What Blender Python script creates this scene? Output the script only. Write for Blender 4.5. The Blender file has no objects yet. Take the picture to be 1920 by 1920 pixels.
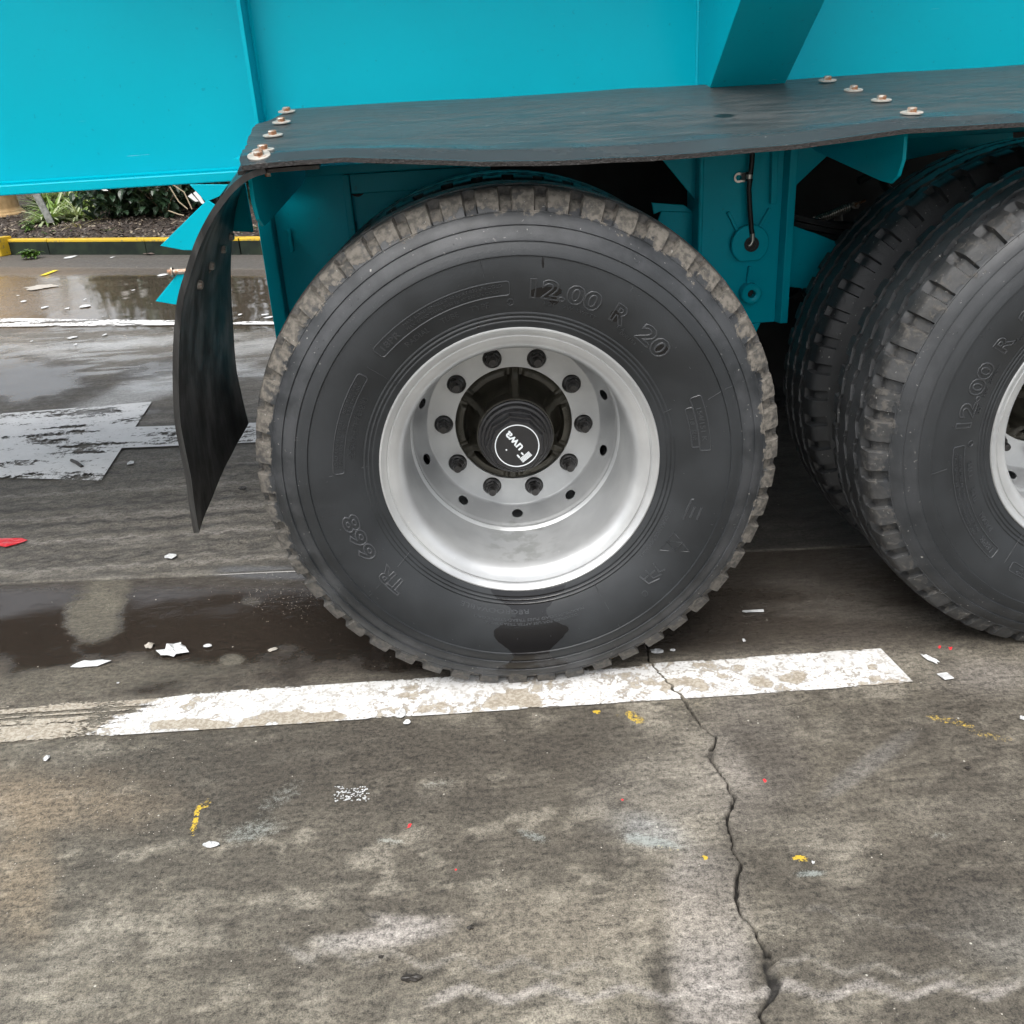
import bpy, bmesh, math, random
import numpy as np
from mathutils import Vector, Matrix

rad = math.radians
rng = random.Random(7)
S = bpy.context.scene
COL = S.collection

# ------------------------------------------------------------------ camera
CAM = np.array([-0.060865, -1.794544, 1.230913])
YAW, PITCH, ROLL, FPX = 0.020954, 0.413023, -0.06146, 1709.11   # FPX: focal length for a 1920 px wide frame

def cam_basis(yaw, pitch, roll):
    cy, sy, cp, sp = math.cos(yaw), math.sin(yaw), math.cos(pitch), math.sin(pitch)
    F = np.array([sy * cp, cy * cp, -sp]); R = np.array([cy, -sy, 0.0]); U = np.cross(R, F)
    c, s = math.cos(roll), math.sin(roll)
    return np.array([c * R + s * U, -(-s * R + c * U), F])
CB = cam_basis(YAW, PITCH, ROLL)

cam_data = bpy.data.cameras.new('camera')
cam = bpy.data.objects.new('camera', cam_data)
COL.objects.link(cam)
cam_data.sensor_width = 36.0
cam_data.lens = FPX / 1920 * 36.0
cam_data.clip_start = 0.02
cam_data.clip_end = 500
mw = Matrix.Identity(4)
for i in range(3):
    mw[i][0] = CB[0][i]; mw[i][1] = -CB[1][i]; mw[i][2] = -CB[2][i]; mw[i][3] = CAM[i]
cam.matrix_world = mw
S.camera = cam

# ------------------------------------------------------------------ light
world = bpy.data.worlds.new('World'); S.world = world
world.use_nodes = True
wn = world.node_tree; wn.nodes.clear()
w_out = wn.nodes.new('ShaderNodeOutputWorld'); w_bg = wn.nodes.new('ShaderNodeBackground')
w_sky = wn.nodes.new('ShaderNodeTexSky'); w_sky.sky_type = 'NISHITA'
SUN_EL, SUN_AZ = 60.0, 205.0         # azimuth clockwise from +Y: behind the viewer
w_sky.sun_disc = False
w_sky.sun_elevation = rad(SUN_EL); w_sky.sun_rotation = rad(SUN_AZ)
w_sky.air_density = 1.0; w_sky.dust_density = 3.0; w_sky.ozone_density = 1.0
w_hs = wn.nodes.new('ShaderNodeHueSaturation'); w_hs.inputs['Saturation'].default_value = 0.22
wn.links.new(w_sky.outputs[0], w_hs.inputs['Color'])
wn.links.new(w_hs.outputs[0], w_bg.inputs['Color'])
w_bg.inputs['Strength'].default_value = 0.112
wn.links.new(w_bg.outputs[0], w_out.inputs['Surface'])
sun_d = bpy.data.lights.new('sun', 'SUN'); sun = bpy.data.objects.new('sun', sun_d); COL.objects.link(sun)
sun_d.energy = 1.5; sun_d.angle = rad(50); sun_d.color = (1.0, 0.97, 0.93)
sv = Vector((math.sin(rad(SUN_AZ)) * math.cos(rad(SUN_EL)), math.cos(rad(SUN_AZ)) * math.cos(rad(SUN_EL)), math.sin(rad(SUN_EL))))
sun.rotation_euler = sv.to_track_quat('Z', 'Y').to_euler()
sun.location = (0, -5, 12)
S.view_settings.view_transform = 'Standard'; S.view_settings.look = 'None'
S.view_settings.exposure = 1.12; S.view_settings.gamma = 1.0
S.view_settings.use_curve_mapping = False
S.cycles.use_adaptive_sampling = True; S.cycles.adaptive_threshold = 0.03; S.cycles.adaptive_min_samples = 24
S.cycles.max_bounces = 5; S.cycles.diffuse_bounces = 3; S.cycles.glossy_bounces = 3; S.cycles.transmission_bounces = 2; S.cycles.transparent_max_bounces = 6

# ------------------------------------------------------------------ helpers: points in the place
def ray(u, v): return CB.T @ np.array([(u - 960) / FPX, (v - 960) / FPX, 1.0])
def on_y(u, v, y): d = ray(u, v); return CAM + d * (y - CAM[1]) / d[1]
def on_z(u, v, z=0.0): d = ray(u, v); return CAM + d * (z - CAM[2]) / d[2]
def to_px(P):
    q = (np.asarray(P) - CAM) @ CB.T
    z = np.maximum(q[..., 2], 1e-3)
    return 960 + FPX * q[..., 0] / z, 960 + FPX * q[..., 1] / z, q[..., 2]

# ------------------------------------------------------------------ helpers: numpy noise
def _lat(ix, iy, seed):
    h = (ix.astype(np.int64) * 374761393 + iy.astype(np.int64) * 668265263 + seed * 982451653) & 0xffffffff
    h = ((h ^ (h >> 13)) * 1274126177) & 0xffffffff
    h = h ^ (h >> 16)
    return (h & 0xffff) / 65535.0
def vnoise(x, y, seed=0):
    ix, iy = np.floor(x), np.floor(y); fx, fy = x - ix, y - iy
    fx = fx * fx * (3 - 2 * fx); fy = fy * fy * (3 - 2 * fy)
    a = _lat(ix, iy, seed); b = _lat(ix + 1, iy, seed); c = _lat(ix, iy + 1, seed); d = _lat(ix + 1, iy + 1, seed)
    return (a * (1 - fx) + b * fx) * (1 - fy) + (c * (1 - fx) + d * fx) * fy
def fbm(x, y, seed=0, octv=4):
    s = 0; a = 0.5; t = 0
    for o in range(octv):
        s = s + a * vnoise(x * 2 ** o, y * 2 ** o, seed + o * 17); t += a; a *= 0.5
    return s / t
def sst(a, b, x):
    t = np.clip((x - a) / (b - a), 0, 1); return t * t * (3 - 2 * t)

# ------------------------------------------------------------------ helpers: objects
def tag(o, label=None, cat=None, group=None, kind=None):
    if label: o['label'] = label
    if cat: o['category'] = cat
    if group: o['group'] = group
    if kind: o['kind'] = kind
    return o
def empty(name, loc=(0, 0, 0)):
    o = bpy.data.objects.new(name, None); COL.objects.link(o); o.location = loc
    o.empty_display_size = 0.1
    return o
def link(name, me, mats, parent=None, loc=None):
    o = bpy.data.objects.new(name, me); COL.objects.link(o)
    if mats is not None and len(me.materials) == 0:
        for m in (mats if isinstance(mats, (list, tuple)) else [mats]): me.materials.append(m)
    if parent: o.parent = parent
    if loc is not None: o.location = loc
    return o
def soft(me, ang=35):
    me.shade_smooth(); me.set_sharp_from_angle(angle=rad(ang))

class MB:
    def __init__(s): s.v = []; s.f = []; s.m = []
    def add(s, vs, fs, mi=0):
        n = len(s.v); s.v += [tuple(map(float, p)) for p in vs]
        s.f += [tuple(n + i for i in f) for f in fs]; s.m += [mi] * len(fs)
    def box(s, x0, x1, y0, y1, z0, z1, mi=0):
        s.add([(x0, y0, z0), (x1, y0, z0), (x1, y1, z0), (x0, y1, z0), (x0, y0, z1), (x1, y0, z1), (x1, y1, z1), (x0, y1, z1)],
              [(0, 3, 2, 1), (4, 5, 6, 7), (0, 1, 5, 4), (1, 2, 6, 5), (2, 3, 7, 6), (3, 0, 4, 7)], mi)
    def prism(s, pts, vec, mi=0):
        n = len(pts); a = [Vector(p) for p in pts]; b = [p + Vector(vec) for p in a]
        s.add(a + b, [tuple(range(n))[::-1], tuple(range(n, 2 * n))] + [(i, (i + 1) % n, n + (i + 1) % n, n + i) for i in range(n)], mi)
    def xz(s, poly, y0, y1, mi=0): s.prism([(x, y0, z) for x, z in poly], (0, y1 - y0, 0), mi)
    def yz(s, poly, x0, x1, mi=0): s.prism([(x0, y, z) for y, z in poly], (x1 - x0, 0, 0), mi)
    def xy(s, poly, z0, z1, mi=0): s.prism([(x, y, z0) for x, y in poly], (0, 0, z1 - z0), mi)
    def lathe(s, prof, seg=48, c=(0, 0, 0), axis='Y', mi=0, cap0=False, cap1=False, phase=0.0):
        vs = []
        for r, h in prof:
            for k in range(seg):
                a = 2 * math.pi * k / seg + phase; p, q = r * math.cos(a), r * math.sin(a)
                vs.append((c[0] + p, c[1] + h, c[2] + q) if axis == 'Y' else ((c[0] + p, c[1] + q, c[2] + h) if axis == 'Z' else (c[0] + h, c[1] + p, c[2] + q)))
        fs = []
        for i in range(len(prof) - 1):
            for k in range(seg):
                k2 = (k + 1) % seg; fs.append((i * seg + k, i * seg + k2, (i + 1) * seg + k2, (i + 1) * seg + k))
        if cap0: fs.append(tuple(range(seg)))
        if cap1: fs.append(tuple((len(prof) - 1) * seg + k for k in range(seg)))
        s.add(vs, fs, mi)
    def tube(s, pts, r, seg=8, mi=0, closed=False):
        pts = [Vector(p) for p in pts]; n = len(pts); vs = []
        rr = r if isinstance(r, (list, tuple)) else [r] * n
        up = None
        for i, p in enumerate(pts):
            if closed: t = pts[(i + 1) % n] - pts[i - 1]
            else: t = pts[min(i + 1, n - 1)] - pts[max(i - 1, 0)]
            t.normalize()
            if up is None: up = t.orthogonal().normalized()
            u = (up - t * up.dot(t)); u = u.normalized() if u.length > 1e-6 else t.orthogonal().normalized()
            up = u; w = t.cross(u)
            for k in range(seg):
                a = 2 * math.pi * k / seg; vs.append(p + (u * math.cos(a) + w * math.sin(a)) * rr[i])
        fs = []
        for i in range(n if closed else n - 1):
            j = (i + 1) % n
            for k in range(seg): fs.append((i * seg + k, i * seg + (k + 1) % seg, j * seg + (k + 1) % seg, j * seg + k))
        if not closed: fs += [tuple(range(seg))[::-1], tuple((n - 1) * seg + k for k in range(seg))]
        s.add(vs, fs, mi)
    def mesh(s, name):
        me = bpy.data.meshes.new(name); me.from_pydata(s.v, [], s.f)
        me.polygons.foreach_set('material_index', s.m)
        bm = bmesh.new(); bm.from_mesh(me); bmesh.ops.recalc_face_normals(bm, faces=bm.faces); bm.to_mesh(me); bm.free()
        me.update(); return me
    def build(s, name, mat, parent=None, bevel=0, smooth=0, loc=None, seg=2):
        me = s.mesh(name)
        if smooth: soft(me, smooth)
        o = link(name, me, mat, parent, loc)
        if bevel:
            b = o.modifiers.new('bevel', 'BEVEL'); b.width = bevel; b.segments = seg; b.limit_method = 'ANGLE'; b.angle_limit = rad(40)
            b.harden_normals = False
        return o

def np_mesh(name, V, F, smooth=True, ang=None):
    me = bpy.data.meshes.new(name)
    V = np.ascontiguousarray(V, dtype=np.float32); F = np.ascontiguousarray(F, dtype=np.int32)
    me.vertices.add(len(V)); me.vertices.foreach_set('co', V.ravel())
    me.loops.add(F.size); me.loops.foreach_set('vertex_index', F.ravel())
    me.polygons.add(len(F)); me.polygons.foreach_set('loop_start', np.arange(0, F.size, F.shape[1], dtype=np.int32))
    try: me.polygons.foreach_set('loop_total', np.full(len(F), F.shape[1], dtype=np.int32))
    except Exception: pass
    me.update(calc_edges=True); me.validate()
    if smooth: me.shade_smooth()
    if ang: me.set_sharp_from_angle(angle=rad(ang))
    return me

# ------------------------------------------------------------------ helpers: materials
class NT:
    def __init__(s, name):
        s.mat = bpy.data.materials.new(name); s.mat.use_nodes = True
        s.t = s.mat.node_tree; s.t.nodes.clear()
        s.out = s.t.nodes.new('ShaderNodeOutputMaterial'); s.b = s.t.nodes.new('ShaderNodeBsdfPrincipled')
        s.t.links.new(s.b.outputs[0], s.out.inputs['Surface'])
    def n(s, typ, **kw):
        nd = s.t.nodes.new(typ)
        for k, v in kw.items(): setattr(nd, k, v)
        return nd
    def L(s, a, b): s.t.links.new(a, b)
    def set(s, sock, v):
        if isinstance(v, bpy.types.NodeSocket): s.L(v, sock)
        elif isinstance(v, (tuple, list)) and len(v) == 3 and sock.type == 'RGBA': sock.default_value = (*v, 1)
        else: sock.default_value = v
    def P(s, **kw):
        for k, v in kw.items(): s.set(s.b.inputs[k.replace('_', ' ')], v)
    def math(s, op, a, b=0.0, c=0.0, clamp=False):
        nd = s.n('ShaderNodeMath', operation=op, use_clamp=clamp)
        s.set(nd.inputs[0], a); s.set(nd.inputs[1], b); s.set(nd.inputs[2], c); return nd.outputs[0]
    def ramp(s, v, a, b, lo=0.0, hi=1.0):
        nd = s.n('ShaderNodeMapRange', interpolation_type='SMOOTHSTEP'); nd.clamp = True
        s.set(nd.inputs[0], v); nd.inputs[1].default_value = a; nd.inputs[2].default_value = b; nd.inputs[3].default_value = lo; nd.inputs[4].default_value = hi
        return nd.outputs[0]
    def mix(s, f, a, b, mode='MIX'):
        nd = s.n('ShaderNodeMix', data_type='RGBA', blend_type=mode); s.set(nd.inputs[0], f); s.set(nd.inputs[6], a); s.set(nd.inputs[7], b); return nd.outputs[2]
    def fmix(s, f, a, b):
        nd = s.n('ShaderNodeMix', data_type='FLOAT'); s.set(nd.inputs[0], f); s.set(nd.inputs[2], a); s.set(nd.inputs[3], b); return nd.outputs[0]
    def coord(s, scale=(1, 1, 1), loc=(0, 0, 0), kind='Object', rot=(0, 0, 0)):
        tc = s.n('ShaderNodeTexCoord'); mp = s.n('ShaderNodeMapping'); s.L(tc.outputs[kind], mp.inputs[0])
        mp.inputs['Scale'].default_value = scale; mp.inputs['Location'].default_value = loc; mp.inputs['Rotation'].default_value = rot
        return mp.outputs[0]
    def noise(s, vec, scale=5, detail=4, rough=0.55, dist=0.0):
        nd = s.n('ShaderNodeTexNoise'); s.L(vec, nd.inputs['Vector'])
        nd.inputs['Scale'].default_value = scale; nd.inputs['Detail'].default_value = detail
        nd.inputs['Roughness'].default_value = rough; nd.inputs['Distortion'].default_value = dist
        return nd.outputs['Fac']
    def voro(s, vec, scale=5, feature='F1', out='Distance', rand=1.0):
        nd = s.n('ShaderNodeTexVoronoi', feature=feature); s.L(vec, nd.inputs['Vector']); nd.inputs['Scale'].default_value = scale
        nd.inputs['Randomness'].default_value = rand
        return nd.outputs[out]
    def bump(s, h, strength=0.3, dist=0.01, normal=None):
        nd = s.n('ShaderNodeBump'); s.set(nd.inputs['Height'], h); nd.inputs['Distance'].default_value = dist
        s.set(nd.inputs['Strength'], strength)
        if normal is not None: s.L(normal, nd.inputs['Normal'])
        return nd.outputs[0]
    def attr(s, name):
        nd = s.n('ShaderNodeAttribute'); nd.attribute_name = name; return nd

def m_teal():
    m = NT('teal_paint'); c = m.coord()
    big = m.noise(c, 1.6, 3); fine = m.noise(c, 260, 2); spk = m.noise(c, 75, 2, 0.4)
    base = m.mix(m.ramp(big, .3, .7), (0.000, 0.37, 0.475), (0.000, 0.41, 0.525))
    dirt = m.ramp(spk, .70, .76)
    base = m.mix(m.math('MULTIPLY', dirt, .22), base, (0.02, 0.06, 0.06))
    scr = m.noise(m.coord((9, 9, 300), rot=(0.2, 0.5, 0.1)), 1.0, 2)
    base = m.mix(m.math('MULTIPLY', m.ramp(scr, .765, .80), .35), base, (0.35, 0.62, 0.65))
    m.P(Base_Color=base, Roughness=m.fmix(m.ramp(big, .3, .7), .16, .24), Specular_IOR_Level=0.32, Specular_Tint=(.35, .85, 1.0))
    m.P(Normal=m.bump(m.math('ADD', m.math('MULTIPLY', fine, .35), big), .10, .003))
    return m.mat
def m_plain(name, col, rough=.5, metal=0.0, spec=.5, bump=None, var=0.0, vs=30):
    m = NT(name); c = m.coord()
    n = m.noise(c, vs, 4)
    k = tuple(x * (1 - var) for x in col); h = tuple(min(1, x * (1 + var)) for x in col)
    m.P(Base_Color=m.mix(m.ramp(n, .3, .7), k, h), Roughness=rough, Metallic=metal, Specular_IOR_Level=spec)
    if bump: m.P(Normal=m.bump(m.noise(c, bump[0], 4), bump[1], bump[2]))
    return m.mat
def m_rim():
    m = NT('silver_wheel_paint'); c = m.coord()
    n1 = m.noise(c, 9, 4); n2 = m.noise(c, 220, 3)
    xyz = m.n('ShaderNodeSeparateXYZ'); m.L(c, xyz.inputs[0])
    base = m.mix(m.ramp(n1, .35, .7), (0.49, 0.50, 0.505), (0.58, 0.59, 0.59))
    # dirty water stain lying in the bottom of the barrel
    low = m.math('MULTIPLY', m.ramp(m.math('ADD', xyz.outputs[2], m.math('MULTIPLY', n1, .03)), -.205, -.235), m.ramp(xyz.outputs[1], .035, .05))
    st = m.math('MULTIPLY', low, m.ramp(m.noise(c, 26, 4), .45, .6))
    base = m.mix(m.math('MULTIPLY', st, .6), base, (0.26, 0.27, 0.25))
    spk = m.ramp(m.noise(c, 120, 2), .70, .75)
    base = m.mix(m.math('MULTIPLY', spk, .5), base, (0.66, 0.66, 0.64))
    m.P(Base_Color=base, Metallic=.55, Roughness=m.fmix(n1, .30, .48), Specular_IOR_Level=.5)
    m.P(Normal=m.bump(n2, .06, .002))
    return m.mat
def m_tyre(name, mud=1.0, wetmarks=False, dust=.5):
    m = NT(name); c = m.coord()
    xyz = m.n('ShaderNodeSeparateXYZ'); m.L(c, xyz.inputs[0]); X, Y, Z = xyz.outputs
    r = m.math('SQRT', m.math('ADD', m.math('MULTIPLY', X, X), m.math('MULTIPLY', Z, Z)))
    n1 = m.noise(c, 7, 4); n2 = m.noise(c, 42, 5, .65); n3 = m.noise(c, 330, 3); n4 = m.noise(c, 95, 4, .6)
    base = m.mix(m.ramp(n1, .3, .7), (0.015, 0.017, 0.019), (0.025, 0.028, 0.031))
    # grey bloom on the ribs near the shoulder
    ring = m.math('MULTIPLY', m.ramp(r, .452, .475), m.ramp(m.noise(c, 13, 4, .6), .35, .65))
    base = m.mix(m.math('MULTIPLY', ring, .5 * dust), base, (0.085, 0.088, 0.094))
    # dried mud smeared over the shoulder blocks
    edge = m.math('ADD', r, m.math('ADD', m.math('MULTIPLY', m.math('SUBTRACT', n2, .5), .060), m.math('MULTIPLY', m.math('SUBTRACT', m.noise(c, 16, 3), .5), .055)))
    ang = m.n('ShaderNodeMath', operation='ARCTAN2'); m.L(Z, ang.inputs[0]); m.L(X, ang.inputs[1])
    side = m.ramp(Y, .032, .050, 1, .22)
    up = m.ramp(m.math('ADD', Z, m.math('MULTIPLY', X, .35)), -.45, .25, .55, 1.0)
    mk = m.math('MULTIPLY', m.math('MULTIPLY', m.ramp(edge, .5165, .5225), side), up)
    mk = m.math('MULTIPLY', mk, m.ramp(m.math('ADD', m.math('MULTIPLY', n4, .8), m.math('MULTIPLY', m.noise(c, 24, 4, .6), .8)), .54 + (.30 if mud < 1 else 0), .84 + (.12 if mud < 1 else 0), .38, 1.0))
    mudc = m.mix(m.ramp(m.math('ADD', m.math('MULTIPLY', n4, .6), m.math('MULTIPLY', n2, .4)), .40, .60), (0.085, 0.078, 0.067), (0.175, 0.158, 0.135))
    base = m.mix(m.math('MULTIPLY', mk, mud, clamp=True), base, mudc)
    # pale scuffs and splashes
    spl = m.math('MULTIPLY', m.ramp(m.noise(c, 150, 3, .5), .70, .74), m.ramp(r, .43, .50))
    base = m.mix(m.math('MULTIPLY', spl, .7), base, (0.42, 0.41, 0.38))
    rough = m.fmix(m.ramp(n1, .3, .7), .42, .52)
    rough = m.fmix(mk, rough, .85)
    if wetmarks:
        # water that has run down below the rim and pooled in the sidewall ribs
        nn = m.math('MULTIPLY', m.math('SUBTRACT', m.noise(c, 17, 3), .5), .05)
        wcurve = m.math('ADD', .062, m.math('MULTIPLY', m.math('COSINE', m.math('MULTIPLY', m.math('ADD', r, -.395), 62.0)), .024))
        dx = m.math('ABSOLUTE', m.math('ADD', m.math('ADD', X, -.002), nn))
        wet = m.math('MULTIPLY', m.ramp(m.math('SUBTRACT', wcurve, dx), -.002, .004), m.ramp(Z, -.28, -.29))
        wet = m.math('MULTIPLY', wet, m.ramp(r, .50, .485))
        # black dressing dabbed on the raised size figures
        def dab(cx, cz, rx, rz, wet):
            d = m.math('ADD', m.math('POWER', m.math('DIVIDE', m.math('SUBTRACT', X, cx), rx), 2.0), m.math('POWER', m.math('DIVIDE', m.math('SUBTRACT', Z, cz), rz), 2.0))
            d = m.math('ADD', d, m.math('MULTIPLY', m.math('SUBTRACT', n2, .5), 1.2))
            return m.math('MAXIMUM', wet, m.ramp(d, 1.0, .85))
        for (u, v, rx, rz) in ((1024, 549, .033, .011), (1040, 565, .009, .010), (1154, 594, .009, .012), (1241, 657, .013, .010), (1018, 492, .0025, .010), (897, 618, .003, .006)):
            p = on_y(u, v, -.034); wet = dab(p[0], p[2] - .54651, rx, rz, wet)
        base = m.mix(wet, base, (0.006, 0.006, 0.007)); rough = m.fmix(wet, rough, .16)
    m.P(Base_Color=base, Roughness=rough, Specular_IOR_Level=.5)
    h = m.math('ADD', m.math('MULTIPLY', n3, .4), m.math('MULTIPLY', m.math('MULTIPLY', n4, mk), 2.2))
    m.P(Normal=m.bump(h, .35, .0022))
    return m.mat
def m_mudguard():
    m = NT('grey_rubber_belting'); c = m.coord()
    xyz = m.n('ShaderNodeSeparateXYZ'); m.L(c, xyz.inputs[0])
    st = m.noise(m.coord((5, 40, 40)), 1.6, 6, .65); bl = m.noise(m.coord((5, 11, 5)), 1.2, 4, .6); gr = m.noise(c, 420, 3); sp = m.noise(c, 60, 3)
    dry = m.mix(m.ramp(st, .35, .68), (0.034, 0.036, 0.037), (0.070, 0.073, 0.072))
    dry = m.mix(m.math('MULTIPLY', m.ramp(xyz.outputs[1], .25, .6), .55), dry, (0.055, 0.052, 0.049))
    damp_sheen = m.ramp(m.math('ADD', bl, m.ramp(xyz.outputs[1], .08, -.050, 0, .50)), .58, 1.0)
    base = m.mix(damp_sheen, dry, (0.040, 0.048, 0.052))  # damp blotches; bluish sky sheen of the front lip put into the colour
    base = m.mix(m.math('MULTIPLY', m.ramp(sp, .74, .78), .7), base, (0.5, 0.5, 0.48))
    d = None
    p = on_y(1358, 224, .2)
    d = m.math('ADD', m.math('POWER', m.math('DIVIDE', m.math('SUBTRACT', xyz.outputs[0], p[0]), .022), 2.0), m.math('POWER', m.math('DIVIDE', m.math('SUBTRACT', xyz.outputs[1], .2), .02), 2.0))
    spot = m.ramp(m.math('ADD', d, m.math('MULTIPLY', m.math('SUBTRACT', m.noise(c, 90, 3), .5), 2.5)), 1.0, .8)
    base = m.mix(spot, base, (0.005, 0.008, 0.008))
    m.P(Base_Color=base, Roughness=m.fmix(damp_sheen, m.fmix(m.ramp(st, .35, .68), .34, .52), .24), Specular_IOR_Level=.55)
    m.P(Normal=m.bump(m.math('ADD', m.math('MULTIPLY', gr, .8), m.math('MULTIPLY', st, .15)), m.fmix(damp_sheen, .30, .05), .002))
    return m.mat
def m_flap():
    m = NT('black_rubber_flap'); c = m.coord()
    st = m.noise(m.coord((40, 40, 2.0)), 1.2, 5, .6); gr = m.noise(c, 300, 3); n = m.noise(c, 9, 4)
    base = m.mix(m.ramp(st, .4, .72), (0.012, 0.012, 0.012), (0.045, 0.044, 0.042))
    m.P(Base_Color=base, Roughness=m.fmix(m.ramp(n, .3, .7), .28, .5), Specular_IOR_Level=.5)
    m.P(Normal=m.bump(m.math('ADD', m.math('MULTIPLY', gr, .3), st), .25, .003))
    return m.mat
def m_bolt(name, rust):
    m = NT(name); c = m.coord(); n = m.noise(c, 55, 4)
    m.P(Base_Color=m.mix(m.ramp(n, .5 - rust * .3, .62 - rust * .2), (0.50, 0.47, 0.42), (0.27, 0.13, 0.065)), Metallic=m.ramp(n, .4, .6, .55, .1), Roughness=.45)
    m.P(Normal=m.bump(m.noise(c, 300, 3), .3, .001))
    return m.mat

M = dict(
    teal=m_teal(), rim=m_rim(),
    tyre1=m_tyre('muddy_tyre_rubber', 1.1, True, .9), tyre2=m_tyre('tyre_rubber', .40, False, .5), tyre3=m_tyre('dark_tyre_rubber', .25, False, .1),
    guard=m_mudguard(), flap=m_flap(),
    ply=m_plain('rubber_cut_edge', (0.013, 0.011, 0.010), .5, var=.8, vs=260, bump=(250, .8, .003)),
    bolt=m_bolt('rusty_bolt', .35), washer=m_bolt('zinc_washer', -.25), zinc=m_bolt('yellow_zinc_nut', .05),
    hub=m_plain('cast_iron_hub', (0.060, 0.055, 0.042), .42, .25, bump=(120, .25, .002), var=.25, vs=14),
    letter=m_plain('raised_rubber_lettering', (0.042, 0.045, 0.049), .38), black=m_plain('black_plastic_cap', (0.020, 0.020, 0.022), .30, spec=.7, var=.1, bump=(30, .02, .001)),  # letter: lighter than the sidewall, standing in for light on raised edges
    nut=m_plain('dark_phosphate_steel', (0.050, 0.048, 0.047), .36, .5, var=.3, vs=80, bump=(160, .2, .001)),
    white=m_plain('white_print', (0.80, 0.84, 0.86), .45),
    hose=m_plain('black_hose', (0.012, 0.012, 0.012), .4),
    steel=m_plain('bright_steel', (0.62, 0.60, 0.55), .28, .9, var=.1),
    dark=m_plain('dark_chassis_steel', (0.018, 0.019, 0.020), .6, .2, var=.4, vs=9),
)

# ================================================================== SETTING: ground
_ck = [(1209, 1195), (1212, 1210), (1215, 1237), (1228, 1255), (1247, 1276), (1264, 1297), (1288, 1316), (1309, 1353), (1343, 1383), (1334, 1400), (1333, 1413), (1337, 1428), (1343, 1442), (1361, 1464),
       (1378, 1494), (1365, 1524), (1361, 1545), (1373, 1571), (1371, 1592), (1390, 1618), (1380, 1639), (1381, 1668), (1384, 1699), (1392, 1722), (1411, 1737), (1424, 1757), (1435, 1777), (1443, 1809),
       (1453, 1841), (1450, 1869), (1427, 1897), (1429, 1917), (1440, 1960), (1436, 2050), (1450, 2200)]
_cw = [1, 3, 4, 4, 5, 7, 8, 6, 6, 12, 15, 12, 6, 5, 10, 11, 6, 5, 5, 7, 10, 11, 6, 5, 6, 7, 13, 24, 25, 19, 8, 6, 6, 6, 6]
CKP = np.array([on_z(u, v)[:2] for u, v in _ck]); CKW = np.array([w * 1.1e-3 for w in _cw])
_o = np.argsort(CKP[:, 1]); CKY, CKX, CKWI = CKP[_o, 1], CKP[_o, 0], CKW[_o]
def crack_x(y): return np.interp(y, CKY, CKX) + (fbm(y * 60, y * 0 + 3.3, 5, 3) - .5) * .010 + (vnoise(y * 230, y * 0 + 7, 6) - .5) * .0045
def crack_w(y): return np.interp(y, CKY, CKWI, left=.008, right=0.0) * (.6 + .8 * vnoise(y * 260, y * 0, 9)) + .00002

def shear(x, t): return t - .062 * (x + .66) * np.clip((t + 1.0) / 1.7, 0, 1)

def spans(*seg):
    out = [seg[0][0]]
    for a, b, st in seg:
        n = max(1, int(round((b - a) / st))); out += list(np.linspace(a, b, n + 1)[1:])
    return np.array(out)
tj = .682                                                     # the slab joint
rows = spans((-60, -6, 9), (-6, -1.5, .15), (-1.5, tj - .012, .0068), (tj - .012, tj + .012, .003), (tj + .012, 3.4, .0125), (3.4, 11, .045), (11, 14, .3), (14, 120, 10))
left_s = spans((-90, -9, 9), (-9, -2.4, .06), (-2.4, -.02, .0072), (-.02, 0, .004))          # measured from the crack edge
right_s = spans((0, .02, .004), (.02, 1.25, .0072), (1.25, 4, .05), (4, 90, 8))
Yc = shear(np.full_like(rows, .29), rows)
cx, cw = crack_x(Yc), crack_w(Yc)
cols = []
nL, nR = len(left_s), len(right_s)
XX = np.zeros((len(rows), nL + 2 + nR)); DZ = np.zeros_like(XX)
for i in range(len(rows)):
    l, r_ = cx[i] - cw[i] / 2, cx[i] + cw[i] / 2
    XX[i, :nL] = l + left_s; XX[i, nL:nL + 2] = (l + cw[i] * .25, r_ - cw[i] * .25); XX[i, nL + 2:] = r_ + right_s
    dep = -min(.016, cw[i] * 2.4) * (.55 if cw[i] > .016 else 1); DZ[i, nL:nL + 2] = dep
TT = np.repeat(rows[:, None], XX.shape[1], 1)
YY = shear(XX, TT)
joint = np.exp(-((TT - tj) / .0035) ** 2)
near = sst(30, 10, np.abs(YY)) * sst(30, 10, np.abs(XX))
ZZ = DZ - joint * .006 * near + (fbm(XX * 3, YY * 3, 3, 3) - .5) * .004 * near
ZZ += np.where(TT > tj, .0012, 0) * near
def tri(a): return np.abs((a % 1.0) * 2 - 1)
U, V_, DEP = to_px(np.stack([XX, YY, np.zeros_like(XX)], -1))
U = np.where(DEP > .05, U, -9999); V_ = np.where(DEP > .05, V_, 9999)
nA = fbm(XX * 2.2, YY * 2.2, 11, 5); nB = fbm(XX * 8, YY * 8, 23, 4); nC = fbm(XX * 30, YY * 30, 31, 3); nS = fbm(XX * 4, YY * 22, 41, 4); nD = fbm(XX * 14, YY * 40, 51, 4)
def lerp(a, b, f): return a * (1 - f[..., None]) + np.asarray(b) * f[..., None]
def blob(u, v, ru, rv, ang=0, soft_=.35, nz=.6, n=None):
    a = rad(ang); du, dv = U - u, V_ - v
    p = (du * math.cos(a) + dv * math.sin(a)) / ru; q = (-du * math.sin(a) + dv * math.cos(a)) / rv
    d = np.sqrt(p * p + q * q) + ((nC if n is None else n) - .5) * nz
    return sst(1 + soft_, 1 - soft_, d)
DRY = np.array([.150, .134, .105]); DRYL = np.array([.245, .222, .18]); DRYD = np.array([.070, .061, .048])
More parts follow.
